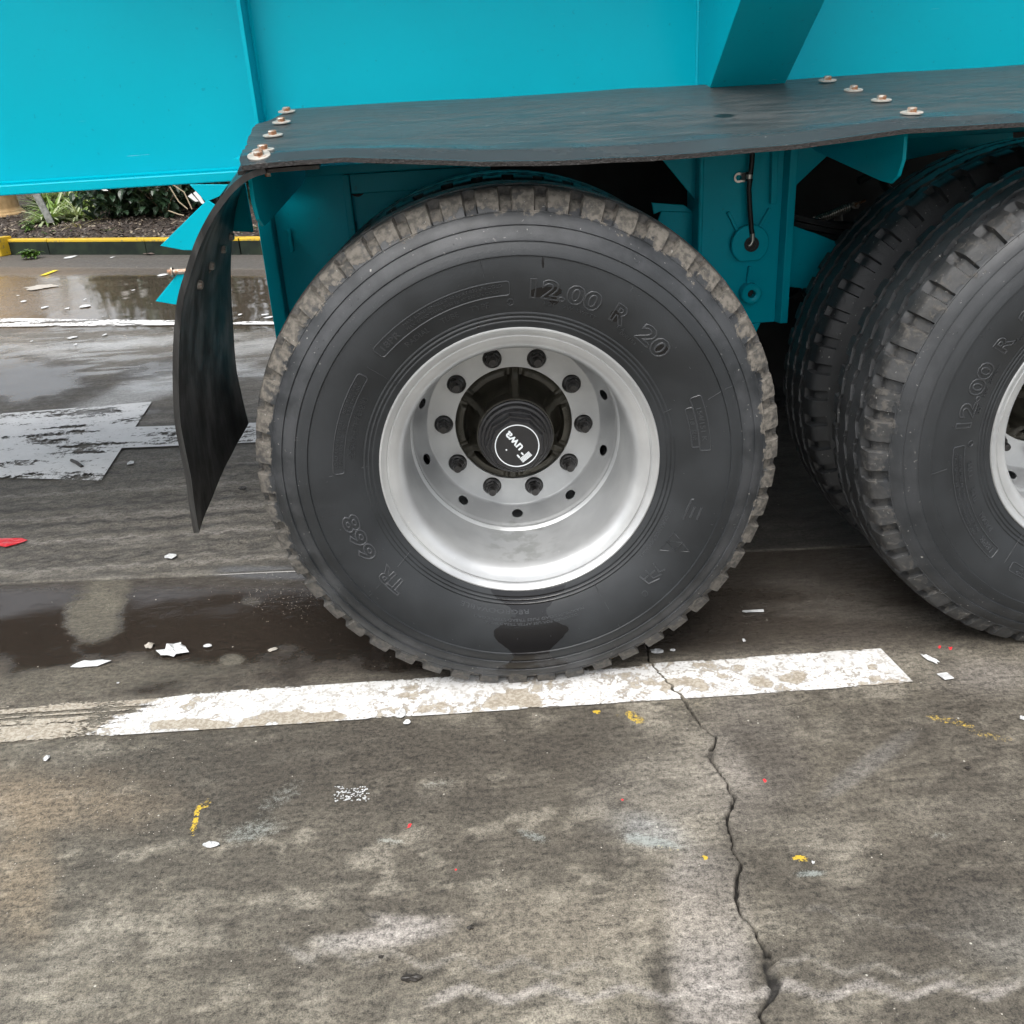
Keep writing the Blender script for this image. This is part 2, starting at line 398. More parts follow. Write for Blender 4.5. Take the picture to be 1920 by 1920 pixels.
col = np.ones(XX.shape + (3,)) * DRY
col = lerp(col, DRYL, sst(.48, .66, nA * .4 + nB * .6) * .8)
col = lerp(col, DRYD, sst(.50, .36, nA * .6 + nS * .2 + nC * .2) * .7)
col = lerp(col, DRYD * .8, sst(.54, .68, nD) * .5); col = lerp(col, DRYL, sst(.56, .70, nC * .5 + nS * .5) * .5)
wet = np.zeros_like(XX)
# near slab: lilac-grey pale patches beside the crack, darker band under the painted line
for (u, v, ru, rv, a, s, c_) in ((1330, 1800, 70, 190, -8, .7, (.30, .275, .25)), (1400, 1440, 80, 120, 10, .5, (.26, .235, .215)), (1240, 1480, 120, 120, 0, .35, (.215, .20, .175)), (1230, 1560, 70, 30, 8, .5, (.26, .27, .27)),
                                (60, 1500, 230, 60, 0, .55, (.24, .185, .125)), (40, 1640, 60, 140, 0, .4, (.27, .21, .14)), (1100, 1740, 300, 60, -8, .35, (.24, .21, .165)), (1880, 1750, 90, 60, 20, .5, (.26, .25, .225)), (1600, 1255, 200, 20, -2, .2, DRYL), (1850, 1270, 90, 30, 0, .6, (.21, .19, .17)), (1620, 1440, 90, 15, -35, .5, (.25, .24, .225)), (700, 1760, 110, 20, -10, .9, (.30, .275, .25)), (760, 1735, 60, 12, 12, .7, (.30, .275, .25)), (620, 1765, 40, 14, 0, .6, (.3, .28, .25)), (560, 1790, 40, 8, 30, .6, (.28, .26, .23))):
    col = lerp(col, c_, blob(u, v, ru, rv, a, .6, 1.1, nB) * s)
for (u, v, ru, rv, a, s) in ((1440, 1560, 110, 150, -30, .5), (1420, 1380, 60, 60, 0, .55), (1860, 1600, 130, 160, 0, .45), (900, 1400, 420, 60, -3, .5), (420, 1440, 300, 60, 0, .35), (430, 1745, 22, 22, 0, .8), (1240, 1840, 16, 90, -6, .75), (780, 1500, 200, 30, 0, .45), (450, 1520, 75, 40, -14, .9), (1700, 1330, 220, 30, -3, .35), (1700, 1780, 200, 120, 10, .4)):
    col = lerp(col, DRYD * .7, blob(u, v, ru, rv, a, .6, 1.2, nB) * s)
col = lerp(col, DRYD, sst(1.0, .2, np.abs(vnoise(XX * 6 + YY * 3, YY * 26, 201) - .5) * 8) * .28)
col = lerp(col, (.055, .046, .036), blob(1750, 1480, 330, 260, 10, .8, 1.2, nB) * .40); col = lerp(col, (.055, .046, .036), blob(700, 1440, 600, 70, -3, .6, 1.2, nB) * .35)
# zig-zag tyre prints on the near slab
def zig(t0, t1, v0, slope, amp, per, wid, s, c_):
    global col
    z = v0 + slope * (U - t0) + amp * (tri((U - t0) / per) * 2 - 1)
    k = sst(wid, wid * .3, np.abs(V_ - z) + (nC - .5) * wid) * sst(t0 - 20, t0 + 30, U) * sst(t1 + 20, t1 - 40, U)
    col = lerp(col, c_, k * s)
zig(800, 1920, 1866, -.01, 14, 150, 14, .6, (.31, .285, .26)); zig(560, 1150, 1790, .05, 14, 120, 9, .35, (.28, .26, .23)); zig(1450, 2000, 1800, .10, 12, 130, 9, .35, (.28, .26, .23)); zig(1500, 2000, 1700, .18, 8, 90, 7, .25, (.26, .24, .21))
# damp brown strip between the joint and the painted line, drying patch in it
vj = np.interp(U, [0, 560, 1920], [1095, 1071, 1010]); vl = np.interp(U, [0, 640, 1215, 1650, 1920], [1330, 1283, 1240, 1219, 1235])
strip = sst(vj - 3, vj + 4, V_) * sst(vl + 12, vl - 30 + (nB - .5) * 50, V_) * (DEP > 0)
strip *= np.where(U > 1000, sst(1500, 1100, V_ + (U - 1200) * .3), 1)
damp = strip * (1 - .45 * sst(1120, 1090, V_)) * sst(.22, .52, nB * .55 + .5 * sst(1275, 1150, V_) + .10 * nC)
col = lerp(col, (.055, .044, .034), strip * .78); col = lerp(col, (.024, .018, .014), damp * .9)
wet = np.maximum(wet, damp * .82)
for (u, v, ru, rv, a, s) in ((176, 1155, 50, 50, 20, .75), (205, 1105, 34, 42, 15, .6), (433, 1237, 24, 12, 0, .7), (200, 1270, 280, 26, -3, .45), (470, 1127, 20, 10, 0, .3)):
    k = blob(u, v, ru, rv, a, .30, 1.0, nB * .5 + nD * .5) * s; col = lerp(col, (.140, .127, .098), k * .85); wet *= (1 - .75 * k)
k = blob(1500, 1130, 480, 90, -2, .5, .9, nB) * .8; col = lerp(col, (.062, .052, .043), k); wet = np.maximum(wet, k * .45)
k = blob(1650, 1150, 240, 16, 3, .5, 1.2, nD) * .6 + blob(1560, 1110, 110, 20, 10, .5, 1.2, nD) * .5; col = lerp(col, (.16, .145, .125), np.clip(k, 0, 1) * .7)
# middle slab beyond the joint: grey, printed all over by tyres
far = sst(vj + 1, vj - 3, V_) * (DEP > 0)
col = lerp(col, np.array([.108, .099, .084]), far * .85); wet = np.maximum(wet, far * .22 * sst(.40, .60, nS))
wv = np.sin((YY * 1.0 + .012 * np.sin(XX * 38 + 6 * nB)) * 2 * math.pi / .085 + nA * 5)
tracks = far * sst(900, 960, V_ + 0 * U) * sst(-.15, .75, wv + (nD - .5) * 2.2)
col = lerp(col, (.058, .053, .047), tracks * .70)
wv2 = np.sin((YY + .02 * np.sin(XX * 22 + 5 * nA)) * 2 * math.pi / .13 + nA * 7)
col = lerp(col, (.085, .078, .068), far * sst(960, 880, V_) * sst(.1, .9, wv2 + (nD - .5) * 2) * .5)
col = lerp(col, (.20, .185, .16), far * sst(.55, .75, nS) * .5)
def prints(y0, per, amp, wd, s_, c_, ph=0.0):
    global col
    z = y0 - .02 * (XX + 1) + amp * (tri(XX / per + ph) * 2 - 1)
    k_ = np.exp(-((YY - z + (nC - .5) * wd * .8) / wd) ** 2) * far * sst(.26, .40, nB) * (YY < 2.4)
    col = lerp(col, c_, k_ * s_)
for q_, y0 in enumerate((.80, .87, .96, 1.02, 1.08, 1.17, 1.23, 1.32, 1.38, 1.47, 1.55, 1.66, 1.78, 1.95, 2.1)):
    prints(y0, .085 + .01 * (q_ % 3), .011, .012, .85 if q_ % 2 else .7, (.035, .032, .029) if q_ % 3 else (.20, .185, .165), q_ * .37)
col = lerp(col, (.030, .027, .024), far * sst(1280, 1420, U) * .75)  # shade under the trailer between the wheels, painted into the slab colour
k = blob(520, 1075, 130, 14, 2, .4, .9, nB); col = lerp(col, (.07, .068, .066), k * .8); wet = np.maximum(wet, k * .9)
col *= (1 - .62 * joint * near)[..., None]
# wet sheet and puddles in the distance
puddle = far * sst(765, 700, V_ + (nA - .5) * 160 + (nS - .5) * 60)
pud2 = far * sst(628, 612, V_ + (nA - .5) * 26)
col = lerp(col, (.125, .112, .092), puddle * .6); wet = np.maximum(wet, puddle * (.45 + .35 * sst(.45, .6, nS)))
col = lerp(col, (.060, .047, .034), pud2 * .85); wet = np.maximum(wet, pud2 * 1.0)
k = pud2 * blob(40, 555, 150, 60, 0, .6, .7, nB); col = lerp(col, (.17, .125, .08), k * .7); wet = wet * (1 - .35 * k)
for (u, v, ru, rv, a, s) in ((250, 740, 130, 22, -20, .9), (400, 700, 90, 12, -14, .8), (90, 660, 60, 9, 8, .6), (300, 640, 150, 8, -4, .7), (480, 650, 90, 12, -6, .7), (60, 690, 60, 10, -25, .5), (520, 700, 60, 9, 0, .6)):
    k = far * blob(u, v, ru, rv, a, .5, 1.0, nB) * s; col = lerp(col, (.42, .42, .41), k * .85); wet = wet * (1 - .5 * k) + .3 * k
k = far * np.maximum(blob(50, 715, 120, 45, 0, .5, .8, nB), np.maximum(blob(300, 690, 90, 16, -10, .5, .8, nB), blob(200, 780, 130, 10, -6, .5, .9, nB)) * .8); col = lerp(col, (.028, .024, .020), k * .9); wet = np.maximum(wet, k * .75)
gut = sst(9.0, 9.03, 1)  # gutter strip in front of the kerb
KA, KB = on_z(3, 478)[:2], on_z(452, 478)[:2]
kd = (KB - KA) / np.linalg.norm(KB - KA); kn = np.array([kd[1], -kd[0]])           # kn points to the viewer
if kn[1] > 0: kn = -kn
dk = (XX - KA[0]) * kn[0] + (YY - KA[1]) * kn[1]
g_ = sst(.86, .84, dk) * (dk > -.4); col = lerp(col, (.075, .072, .066), g_ * .7); wet *= (1 - .62 * g_); wet *= (1 - .55 * sst(1.5, 1.1, dk) * (dk > .8))
g2 = np.exp(-((dk - .86) / .02) ** 2); col = lerp(col, (.16, .15, .13), g2 * .7); wet *= (1 - .8 * g2)
# crayon and paint marks: R yellow, G chalk, B red
pm = np.zeros(XX.shape + (3,))
for (u, v, ru, rv, a, s) in ((1190, 1345, 26, 12, 25, .82), (1120, 1335, 10, 5, 0, .9), (1157, 1342, 7, 5, 0, .7), (1310, 1325, 18, 12, 20, .55), (1228, 1332, 8, 6, 0, .6), (366, 1540, 8, 36, 14, .92), (388, 1508, 16, 10, -40, .8), (380, 1590, 5, 5, 0, .8), (405, 1482, 20, 8, -20, .4), (1500, 1610, 20, 8, 5, 1), (1322, 1608, 9, 6, 20, 1), (1250, 1590, 34, 6, 10, .75), (1780, 1352, 60, 8, 12, .75), (1860, 1380, 60, 9, 12, .7), (1900, 1395, 20, 10, 0, .5), (1556, 1587, 12, 6, 0, .4), (1722, 1590, 12, 7, 0, .45), (620, 1458, 18, 10, 0, .35), (1285, 1300, 20, 5, 0, .5), (88, 517, 8, 6, 0, 1), (1670, 1886, 4, 4, 20, 1)):
    pm[..., 0] = np.maximum(pm[..., 0], blob(u, v, ru, rv, a, .35, .3) * s)
for (u, v, ru, rv, a, s) in ((1220, 1578, 70, 14, 10, .75), (730, 1578, 32, 7, 4, .6), (1000, 1568, 34, 9, 18, .6), (1520, 1638, 34, 7, -3, .7), (470, 1560, 80, 26, -14, .5), (520, 1500, 60, 20, -30, .4), (1765, 1565, 22, 8, 0, .4), (820, 1470, 50, 10, -6, .4), (800, 1590, 20, 5, 0, .3)):
    pm[..., 1] = np.maximum(pm[..., 1], blob(u, v, ru, rv, a, .6, .7, nB) * s)
for (u, v, r_) in ((1168, 1500, 5), (1434, 1463, 5), (768, 1549, 6), (1762, 1213, 5), (1782, 1216, 5), (855, 1632, 4), (675, 1650, 3)):
    pm[..., 2] = np.maximum(pm[..., 2], blob(u, v, r_, r_ * .8, 0, .4, .2))
cwf = sst(.011, .020, cw)[:, None]
for j in (nL, nL + 1): col[:, j] = col[:, j] * (.14 + .50 * cwf * (nC[:, j] > .42)[:, None])

nc = XX.shape[1]; nr = XX.shape[0]
Vg = np.stack([XX, YY, ZZ], -1).reshape(-1, 3)
idx = np.arange(nr * nc).reshape(nr, nc)
Fg = np.stack([idx[:-1, :-1], idx[:-1, 1:], idx[1:, 1:], idx[1:, :-1]], -1).reshape(-1, 4)
gm = np_mesh('concrete_ground', Vg, Fg)
def fattr(me, name, arr):
    a = me.attributes.new(name, 'FLOAT_COLOR', 'POINT'); arr = arr.reshape(-1, arr.shape[-1])
    if arr.shape[1] == 3: arr = np.concatenate([arr, np.ones((len(arr), 1))], 1)
    a.data.foreach_set('color', np.ascontiguousarray(arr, dtype=np.float32).ravel())
fattr(gm, 'stain', col); fattr(gm, 'surface', np.stack([wet, near, far], -1)); fattr(gm, 'marks', pm)

def m_ground():
    m = NT('worn_concrete'); c = m.coord()
    st = m.attr('stain').outputs['Color']; sf = m.n('ShaderNodeSeparateColor'); m.L(m.attr('surface').outputs['Color'], sf.inputs[0])
    mk = m.n('ShaderNodeSeparateColor'); m.L(m.attr('marks').outputs['Color'], mk.inputs[0])
    W = sf.outputs[0]
    f1 = m.noise(c, 95, 5, .7); f2 = m.noise(c, 360, 3, .6); f3 = m.noise(c, 17, 4, .6); f4 = m.noise(m.coord((1, 3.2, 1)), 26, 5, .65, .6)
    k = m.math('ADD', m.math('ADD', m.math('MULTIPLY', m.math('SUBTRACT', f1, .5), 3.0), m.math('MULTIPLY', m.math('SUBTRACT', f2, .5), 2.4)), m.math('MULTIPLY', m.math('SUBTRACT', f4, .5), 1.9))
    k = m.math('ADD', 1.0, m.math('MULTIPLY', k, m.math('SUBTRACT', 1.0, m.math('MULTIPLY', W, .55))))
    k = m.math('MAXIMUM', k, .3)
    kc = m.n('ShaderNodeCombineColor'); m.L(k, kc.inputs[0]); m.L(k, kc.inputs[1]); m.L(k, kc.inputs[2])
    base = m.mix(1.0, st, kc.outputs[0], 'MULTIPLY')
    # aggregate pits and pale flecks
    vo = m.voro(c, 55, 'F1'); vcol = m.voro(c, 55, 'F1', 'Color')
    sepv = m.n('ShaderNodeSeparateColor'); m.L(vcol, sepv.inputs[0])
    fleck = m.math('MULTIPLY', m.ramp(vo, .14, .08), m.ramp(sepv.outputs[0], .975, .985))
    pit = m.math('MULTIPLY', m.ramp(vo, .22, .12), m.ramp(sepv.outputs[1], .93, .95))
    base = m.mix(m.math('MULTIPLY', fleck, .8), base, (.55, .53, .46))
    base = m.mix(m.math('MULTIPLY', pit, .6), base, (.035, .032, .028))
    # scratches
    s1 = m.noise(m.coord((2, 120, 1), rot=(0, 0, .05)), 1.2, 3); s2 = m.noise(m.coord((90, 2.5, 1), rot=(0, 0, .9)), 1.0, 3)
    base = m.mix(m.math('MULTIPLY', m.math('MAXIMUM', m.ramp(s1, .72, .76), m.ramp(s2, .76, .79)), .5), base, (.05, .045, .04))
    grain = m.math('ADD', m.math('MULTIPLY', f1, .7), m.math('MULTIPLY', f2, .5))
    def mark(ch, colr, base, lo=1.02, hi=1.16, amt=1.0):
        v = m.math('ADD', m.math('MULTIPLY', mk.outputs[ch], .60), grain); return m.mix(m.math('MULTIPLY', m.ramp(v, lo, hi), amt), base, colr)
    base = mark(0, (.62, .42, .03), base, 1.04, 1.17, .9)
    base = mark(1, (.36, .40, .38), base, .78, 1.12, .6)
    base = mark(2, (.75, .03, .04), base, .98, 1.05)
    m.P(Base_Color=base)
    r0 = m.fmix(m.ramp(f3, .3, .7), .62, .82)
    wn_ = m.ramp(m.math('ADD', W, m.math('MULTIPLY', m.math('SUBTRACT', f4, .5), .55)), .25, .85)
    m.P(Roughness=m.fmix(wn_, r0, .045), Specular_IOR_Level=.5)
    h = m.math('ADD', m.math('MULTIPLY', f1, .6), m.math('ADD', m.math('MULTIPLY', f2, .6), m.math('MULTIPLY', f4, .3)))
    m.P(Normal=m.bump(h, m.fmix(wn_, .55, .015), .003))
    return m.mat
ground = link('ground', gm, m_ground()); tag(ground, kind='structure')

# ------------------------------------------------------------------ painted road markings
def m_marking():
    m = NT('worn_white_marking_paint'); c = m.coord()
    a = m.n('ShaderNodeSeparateColor'); m.L(m.attr('wear').outputs['Color'], a.inputs[0])
    n1 = m.noise(c, 38, 5, .65, .5); n2 = m.noise(c, 150, 4, .6); n3 = m.noise(c, 9, 4); n4 = m.noise(m.coord((1, 2.6, 1)), 45, 5, .6, 1.5)
    wearv = m.math('ADD', a.outputs[0], m.math('ADD', m.math('MULTIPLY', m.math('SUBTRACT', n1, .5), .9), m.math('MULTIPLY', m.math('SUBTRACT', n2, .5), .35)))
    tan = m.ramp(wearv, .54, .60)                  # top coat gone, tan primer showing
    gone = m.ramp(m.math('ADD', a.outputs[1], m.math('MULTIPLY', m.math('SUBTRACT', m.fmix(m.math('MULTIPLY', a.outputs[2], .6), n4, n1), .5), m.fmix(a.outputs[2], 1.3, 1.9))), .55, .60)
    white = m.mix(m.ramp(n3, .3, .7), (.56, .555, .54), (.78, .78, .77))
    crk = m.math('MULTIPLY', m.ramp(m.voro(c, 34, 'DISTANCE_TO_EDGE'), .045, .008), m.ramp(n3, .48, .60))
    white = m.mix(m.math('MULTIPLY', crk, .55), white, (.26, .23, .20))
    white = m.mix(m.math('MULTIPLY', m.ramp(m.math('ADD', m.math('MULTIPLY', n2, .5), m.math('MULTIPLY', n1, .5)), .49, .58), m.fmix(a.outputs[2], .75, .25)), white, (.34, .31, .27))
    tanc = m.mix(m.ramp(n2, .4, .6), (.30, .26, .205), (.44, .40, .335))
    edge = m.math('MULTIPLY', m.ramp(wearv, .50, .54), m.ramp(wearv, .60, .56))
    base = m.mix(tan, white, tanc); base = m.mix(m.math('MULTIPLY', edge, .5), base, (.20, .17, .14))
    base = m.mix(m.math('MULTIPLY', a.outputs[2], .6), base, (.80, .80, .80))
    m.P(Base_Color=base, Roughness=.7, Specular_IOR_Level=.25)
    m.P(Normal=m.bump(m.math('SUBTRACT', m.math('MULTIPLY', n2, .3), m.math('MULTIPLY', tan, .8)), .5, .002))
    tr = m.n('ShaderNodeBsdfTransparent'); mx = m.n('ShaderNodeMixShader')
    m.L(gone, mx.inputs[0]); m.L(m.b.outputs[0], mx.inputs[1]); m.L(tr.outputs[0], mx.inputs[2]); m.L(mx.outputs[0], m.out.inputs['Surface'])
    return m.mat
MARK = m_marking()
def marking(name, ys, x_l, x_r, wear_fn, z=.0035, nx=200, split=None):
    """sheet over rows ys between x_l(y) and x_r(y); optionally split by the crack"""
    parts = [(x_l, x_r)] if split is None else [(x_l, lambda y: crack_x(y) - crack_w(y) * .5), (lambda y: crack_x(y) + crack_w(y) * .5, x_r)]
    VS, FS, WS, off = [], [], [], 0
    for a, b in parts:
        A, B = np.array([a(y) for y in ys], float), np.array([b(y) for y in ys], float)
        n = max(8, int((B - A).max() / .007) if nx is None else nx)
        s = np.linspace(0, 1, n)[None, :]
        X = A[:, None] * (1 - s) + B[:, None] * s; Y = np.repeat(np.asarray(ys)[:, None], n, 1)
        VS.append(np.stack([X, Y, np.full_like(X, z)], -1).reshape(-1, 3)); WS.append(wear_fn(X, Y).reshape(-1, 3))
        ix = np.arange(X.size).reshape(X.shape) + off; off += X.size
        FS.append(np.stack([ix[:-1, :-1], ix[:-1, 1:], ix[1:, 1:], ix[1:, :-1]], -1).reshape(-1, 4))
    me = np_mesh(name, np.concatenate(VS), np.concatenate(FS)); fattr(me, 'wear', np.concatenate(WS))
    return link(name, me, MARK)
# the line under the tyre is a band that runs almost along X: use local rows, then skew
L0, L1 = on_z(0, 1395)[:2], on_z(1715, 1284)[:2]
sl = (L1[1] - L0[1]) / (L1[0] - L0[0])
T1 = on_z(1650, 1217)[:2]; T0 = on_z(640, 1285)[:2]
wid = (T1[1] - (L0[1] + sl * (T1[0] - L0[0])) + T0[1] - (L0[1] + sl * (T0[0] - L0[0]))) / 2
def wear_line(X, Y):
    u, v, d = to_px(np.stack([X, Y, np.zeros_like(X)], -1)); q = (Y - (L0[1] + sl * (X - L0[0]))) / wid
    e = fbm(X * 9, Y * 9, 61, 4); e2 = fbm(X * 3, Y * 60, 67, 3)
    w = .39 + .75 * (e - .5)
    nbl = (fbm(X * 22, Y * 34, 63, 4) - .5) * 1.7
    def bl(cu, cv, ru, rv, s): return s * sst(1.3, .7, np.hypot((u - cu) / ru, (v - cv) / rv) + nbl)
    for a in ((950, 1312, 55, 16, .35), (560, 1350, 110, 12, .45), (1240, 1260, 120, 26, .18), (1420, 1280, 26, 12, .35), (1490, 1272, 24, 12, .35), (1640, 1252, 12, 7, .3), (1080, 1275, 90, 16, .18), (860, 1330, 60, 10, .3), (1290, 1290, 50, 14, .3), (390, 1362, 120, 9, .42), (780, 1300, 50, 10, .12)): w = w + bl(*a)
    left = sst(300, 200, u + (q - .5) * -150 + (e - .5) * 60)
    w = np.maximum(w, left * .75)
    gone = left * (.30 + .62 * sst(.34, .5, q) * sst(.42, .50, fbm(X * 1.5, (Y - sl * X) * 110, 68, 2)))
    gone = gone + sst(.07, .0, q) * (.30 + .5 * (e - .5)) + sst(.90, 1.0, q) * (.42 + .6 * (e - .5)) + .20 + .5 * (e - .5) + sst(1215, 1180, u) * sst(860, 960, u) * sst(.78, .95, q) * .35
    return np.stack([w, gone, q * 0], -1)
nrow = 34
VS, FS, WS, off = [], [], [], 0
for side_ in (0, 1):
    q = np.linspace(0, 1, nrow)
    ybar = L0[1] + sl * (.29 - L0[0]) + q * wid
    cxx, cww = crack_x(ybar), crack_w(ybar)
    if side_ == 0: A = np.full(nrow, -2.3); B = cxx - cww / 2; n = 420
    else: A = cxx + cww / 2; B = L1[0] + (T1[0] - L1[0]) * q; n = 90
    s = np.linspace(0, 1, n)[None, :]; X = A[:, None] * (1 - s) + B[:, None] * s
    Y = L0[1] + sl * (X - L0[0]) + (q * wid)[:, None]
    Z = .0035 + (fbm(X * 3, Y * 3, 3, 3) - .5) * .004
    VS.append(np.stack([X, Y, Z], -1).reshape(-1, 3)); WS.append(wear_line(X, Y).reshape(-1, 3))
    ix = np.arange(X.size).reshape(X.shape) + off; off += X.size
    FS.append(np.stack([ix[:-1, :-1], ix[:-1, 1:], ix[1:, 1:], ix[1:, :-1]], -1).reshape(-1, 4))
me = np_mesh('line_marking', np.concatenate(VS), np.concatenate(FS)); fattr(me, 'wear', np.concatenate(WS))
tag(link('road_marking', me, MARK), kind='structure')
# big worn white block marking further back, and the thin far line
def poly_mark(name, px, wear, gone, nu=90, nv=40):
    a, b, c, d = [on_z(*p)[:2] for p in px]      # a-b far edge, d-c near edge
    s, t = np.meshgrid(np.linspace(0, 1, nu), np.linspace(0, 1, nv))
    P = (a * (1 - s[..., None]) + b * s[..., None]) * (1 - t[..., None]) + (d * (1 - s[..., None]) + c * s[..., None]) * t[..., None]
    X, Y = P[..., 0], P[..., 1]; Z = .0085 + (fbm(X * 3, Y * 3, 3, 3) - .5) * .004
    e = fbm(X * 5, Y * 5, 71, 4); st_ = fbm(X * 4, Y * 30, 77, 3)
    W = np.stack([wear + (e - .5) * .4, gone + (st_ - .5) * .9 + (e - .5) * .5, e * 0 + 1], -1)
    ix = np.arange(X.size).reshape(X.shape)
    F = np.stack([ix[:-1, :-1], ix[1:, :-1], ix[1:, 1:], ix[:-1, 1:]], -1).reshape(-1, 4)
    me = np_mesh(name, np.stack([X, Y, Z], -1).reshape(-1, 3), F); fattr(me, 'wear', W.reshape(-1, 3))
    tag(link(name, me, MARK), kind='structure')
poly_mark('road_marking', [(-260, 800), (285, 756), (190, 905), (-300, 888)], .22, .47)
poly_mark('road_marking', [(248, 804), (700, 788), (690, 824), (215, 844)], .22, .47)
poly_mark('road_marking', [(-700, 590), (520, 605), (520, 610), (-700, 620)], .30, .50, 160, 14)

# ================================================================== TRAILER
trailer = tag(empty('semi_trailer'), 'teal painted semi trailer with twin wheels and black rubber mudguards', 'trailer')
WZ, AX2 = .54651, 1.2995
T = M['teal']
YW = .745          # outer face of the main beam web
mb = MB(); mb.box(-3.6, 4.6, YW, YW + .012, 1.118, 2.02); mb.build('beam_web', T, trailer, bevel=0)
zf1 = .5 * (on_y(0, 345, .665)[2] + on_y(400, 326, .665)[2]); zf0 = .5 * (on_y(0, 364, .665)[2] + on_y(400, 346, .665)[2])
mb = MB(); mb.box(-3.6, 4.6, .665, .90, zf0, zf1); mb.build('bottom_flange', T, trailer, bevel=.003)
# continuous fillet weld between web and flange
mb = MB(); mb.tube([(x, YW, zf1 + .001) for x in np.linspace(-3.6, 4.6, 60)], .006, 6); mb.build('weld_bead', T, trailer, smooth=50)
# vertical stiffener left of the wheel
xr = on_y(465, 125, .665)[0]
mb = MB(); mb.yz([(.665, 2.015), (.665, zf1 + .06), (.672, zf1 + .035), (.70, zf1 + .001), (YW - .001, zf1 + .001), (YW - .001, 2.015)], xr - .005, xr + .005)
mb.build('web_stiffener', T, trailer, bevel=.0015)
mb = MB(); mb.tube([(xr + .007, YW - .001, z) for z in np.linspace(zf1, 2.01, 30)], .005, 6); mb.build('weld_bead', T, trailer, smooth=50)
xr2 = on_y(1474, 130, .66)[0]
for xx in (xr2, 2.1, -1.9, 3.2):
    mb = MB(); mb.box(xx - .006, xx + .006, .665, YW - .001, zf1 + .001, 2.015); mb.build('web_stiffener', T, trailer, bevel=.0015)
# boxed outrigger carrying the deck above the twin wheels
for xa, xb in ((.530, .542), (.688, .700)):
    mb = MB(); mb.yz([(YW - .001, 1.20), (.62, 1.245), (.10, 1.588), (.10, 2.015), (YW - .001, 2.015)], xa, xb); mb.build('outrigger_side', T, trailer, bevel=.0015)
mb = MB(); mb.yz([(.632, 1.229), (.617, 1.237), (.085, 1.588), (.097, 1.595)], .524, .706); mb.build('outrigger_flange', T, trailer, bevel=.002)
mb = MB(); mb.tube([(.528, YW - .001, z) for z in np.linspace(1.22, 2.01, 24)], .005, 6); mb.build('weld_bead', T, trailer, smooth=50)
# unseen deck on the beams; narrow left part added to shade the web
mb = MB(); mb.box(-.95, 4.6, .32, 2.58, 2.021, 2.14); mb.box(-3.6, -.951, .42, 2.10, 2.021, 2.14); mb.build('deck', T, trailer)
# far beam
mb = MB(); mb.box(-3.6, 4.6, 1.83, 1.842, 1.118, 2.02); mb.build('beam_web', T, trailer)
mb = MB(); mb.box(-3.6, 4.6, 1.69, 1.92, zf0, zf1); mb.build('bottom_flange', T, trailer)
for xx in (-2.6, -1.6, -.2, 1.0, 2.4, 3.6):
    mb = MB(); mb.box(xx - .04, xx + .04, .76, 1.828, 1.30, 1.42); mb.build('cross_member', M['dark'], trailer)
# underside behind the wheels is darkened by added blocker panels, built further down
# ---- front hanger (left of the wheel)
mb = MB(); mb.xz([(-.575, zf0 - .001), (-.02, zf0 - .001), (-.12, .93), (-.25, .70), (-.42, .62), (-.575, .60)], .695, .707); mb.build('hanger_plate', T, trailer, bevel=.0015)
mb = MB(); mb.xz([(-.612, zf0 - .001), (-.577, zf0 - .001), (-.577, .59), (-.60, .585), (-.612, .62)], .655, .80); mb.build('hanger_flange', T, trailer, bevel=.003)
mb = MB(); mb.box(-.385, -.368, .660, .694, .80, zf0 - .001); mb.build('hanger_rib', T, trailer, bevel=.002)
mb = MB(); mb.box(-.368, -.01, .672, .694, 1.062, zf0 - .001); mb.build('top_plate', T, trailer, bevel=.002)
p = on_y(669, 353, .690); mb = MB(); mb.lathe([(.021, -.002), (.021, -.0035), (.018, -.004), (.001, -.0035)], 28, (p[0], .6945, p[2])); mb.build('hole_shade_disc', M['dark'], trailer)  # dark disc on the plate stands for the shaded opening
mb = MB(); mb.xz([(-.545, .985), (-.535, .985), (-.535, .93), (-.545, .925)], .675, .694); mb.build('lug', T, trailer, bevel=.002)
mb = MB(); mb.xz([(-.640, zf0 - .002), (-.614, zf0 - .002), (-.614, .992), (-.668, .998)], .60, .612); mb.build('flap_arm', T, trailer, bevel=.002)
# gussets of the flap bracket seen past its left edge
for nm, poly, y0 in (('flap_gusset', [(300, 461), (388, 375), (404, 385), (382, 470), (343, 469)], .30), ('flap_gusset', [(291, 565), (334, 512), (366, 500), (366, 572), (326, 571)], .30), ('flap_gusset', [(355, 346), (428, 346), (412, 368), (386, 379)], .58)):
    mb = MB(); mb.xz([tuple(on_y(u, v, y0)[[0, 2]]) for u, v in poly], y0, y0 + .008); mb.build(nm, T, trailer, bevel=.001)
# ---- centre hanger
HY = .680
mb = MB(); mb.xz([(.535, zf0 - .001), (.745, zf0 - .001), (.745, .662), (.535, .662)], HY, HY + .010); mb.build('hanger_plate', T, trailer, bevel=.001)
mb = MB(); mb.box(.522, .534, HY - .020, HY + .12, .662, zf0 - .001); mb.build('hanger_flange', T, trailer, bevel=.004)
mb = MB(); mb.xy([(.744, HY - .002), (.752, HY - .028), (.772, HY - .028), (.772, HY + .10), (.762, HY + .10), (.762, HY - .016), (.757, HY - .016), (.748, HY + .006)], .662, zf0 - .001); mb.build('hanger_flange', T, trailer, bevel=.002)
mb = MB(); mb.xz([(.548, .660), (.708, .660), (.690, .62), (.690, .54), (.56, .54)], HY + .002, HY + .09); mb.build('hanger_foot', T, trailer, bevel=.003)
mb = MB(); mb.prism([(.706, HY - .022, zf0 - .002), (.722, HY - .022, zf0 - .002), (.722, HY - .001, zf0 - .002), (.706, HY - .001, zf0 - .002)], (.004, 0, -.135)); mb.build('hanger_rib', T, trailer, bevel=.002)
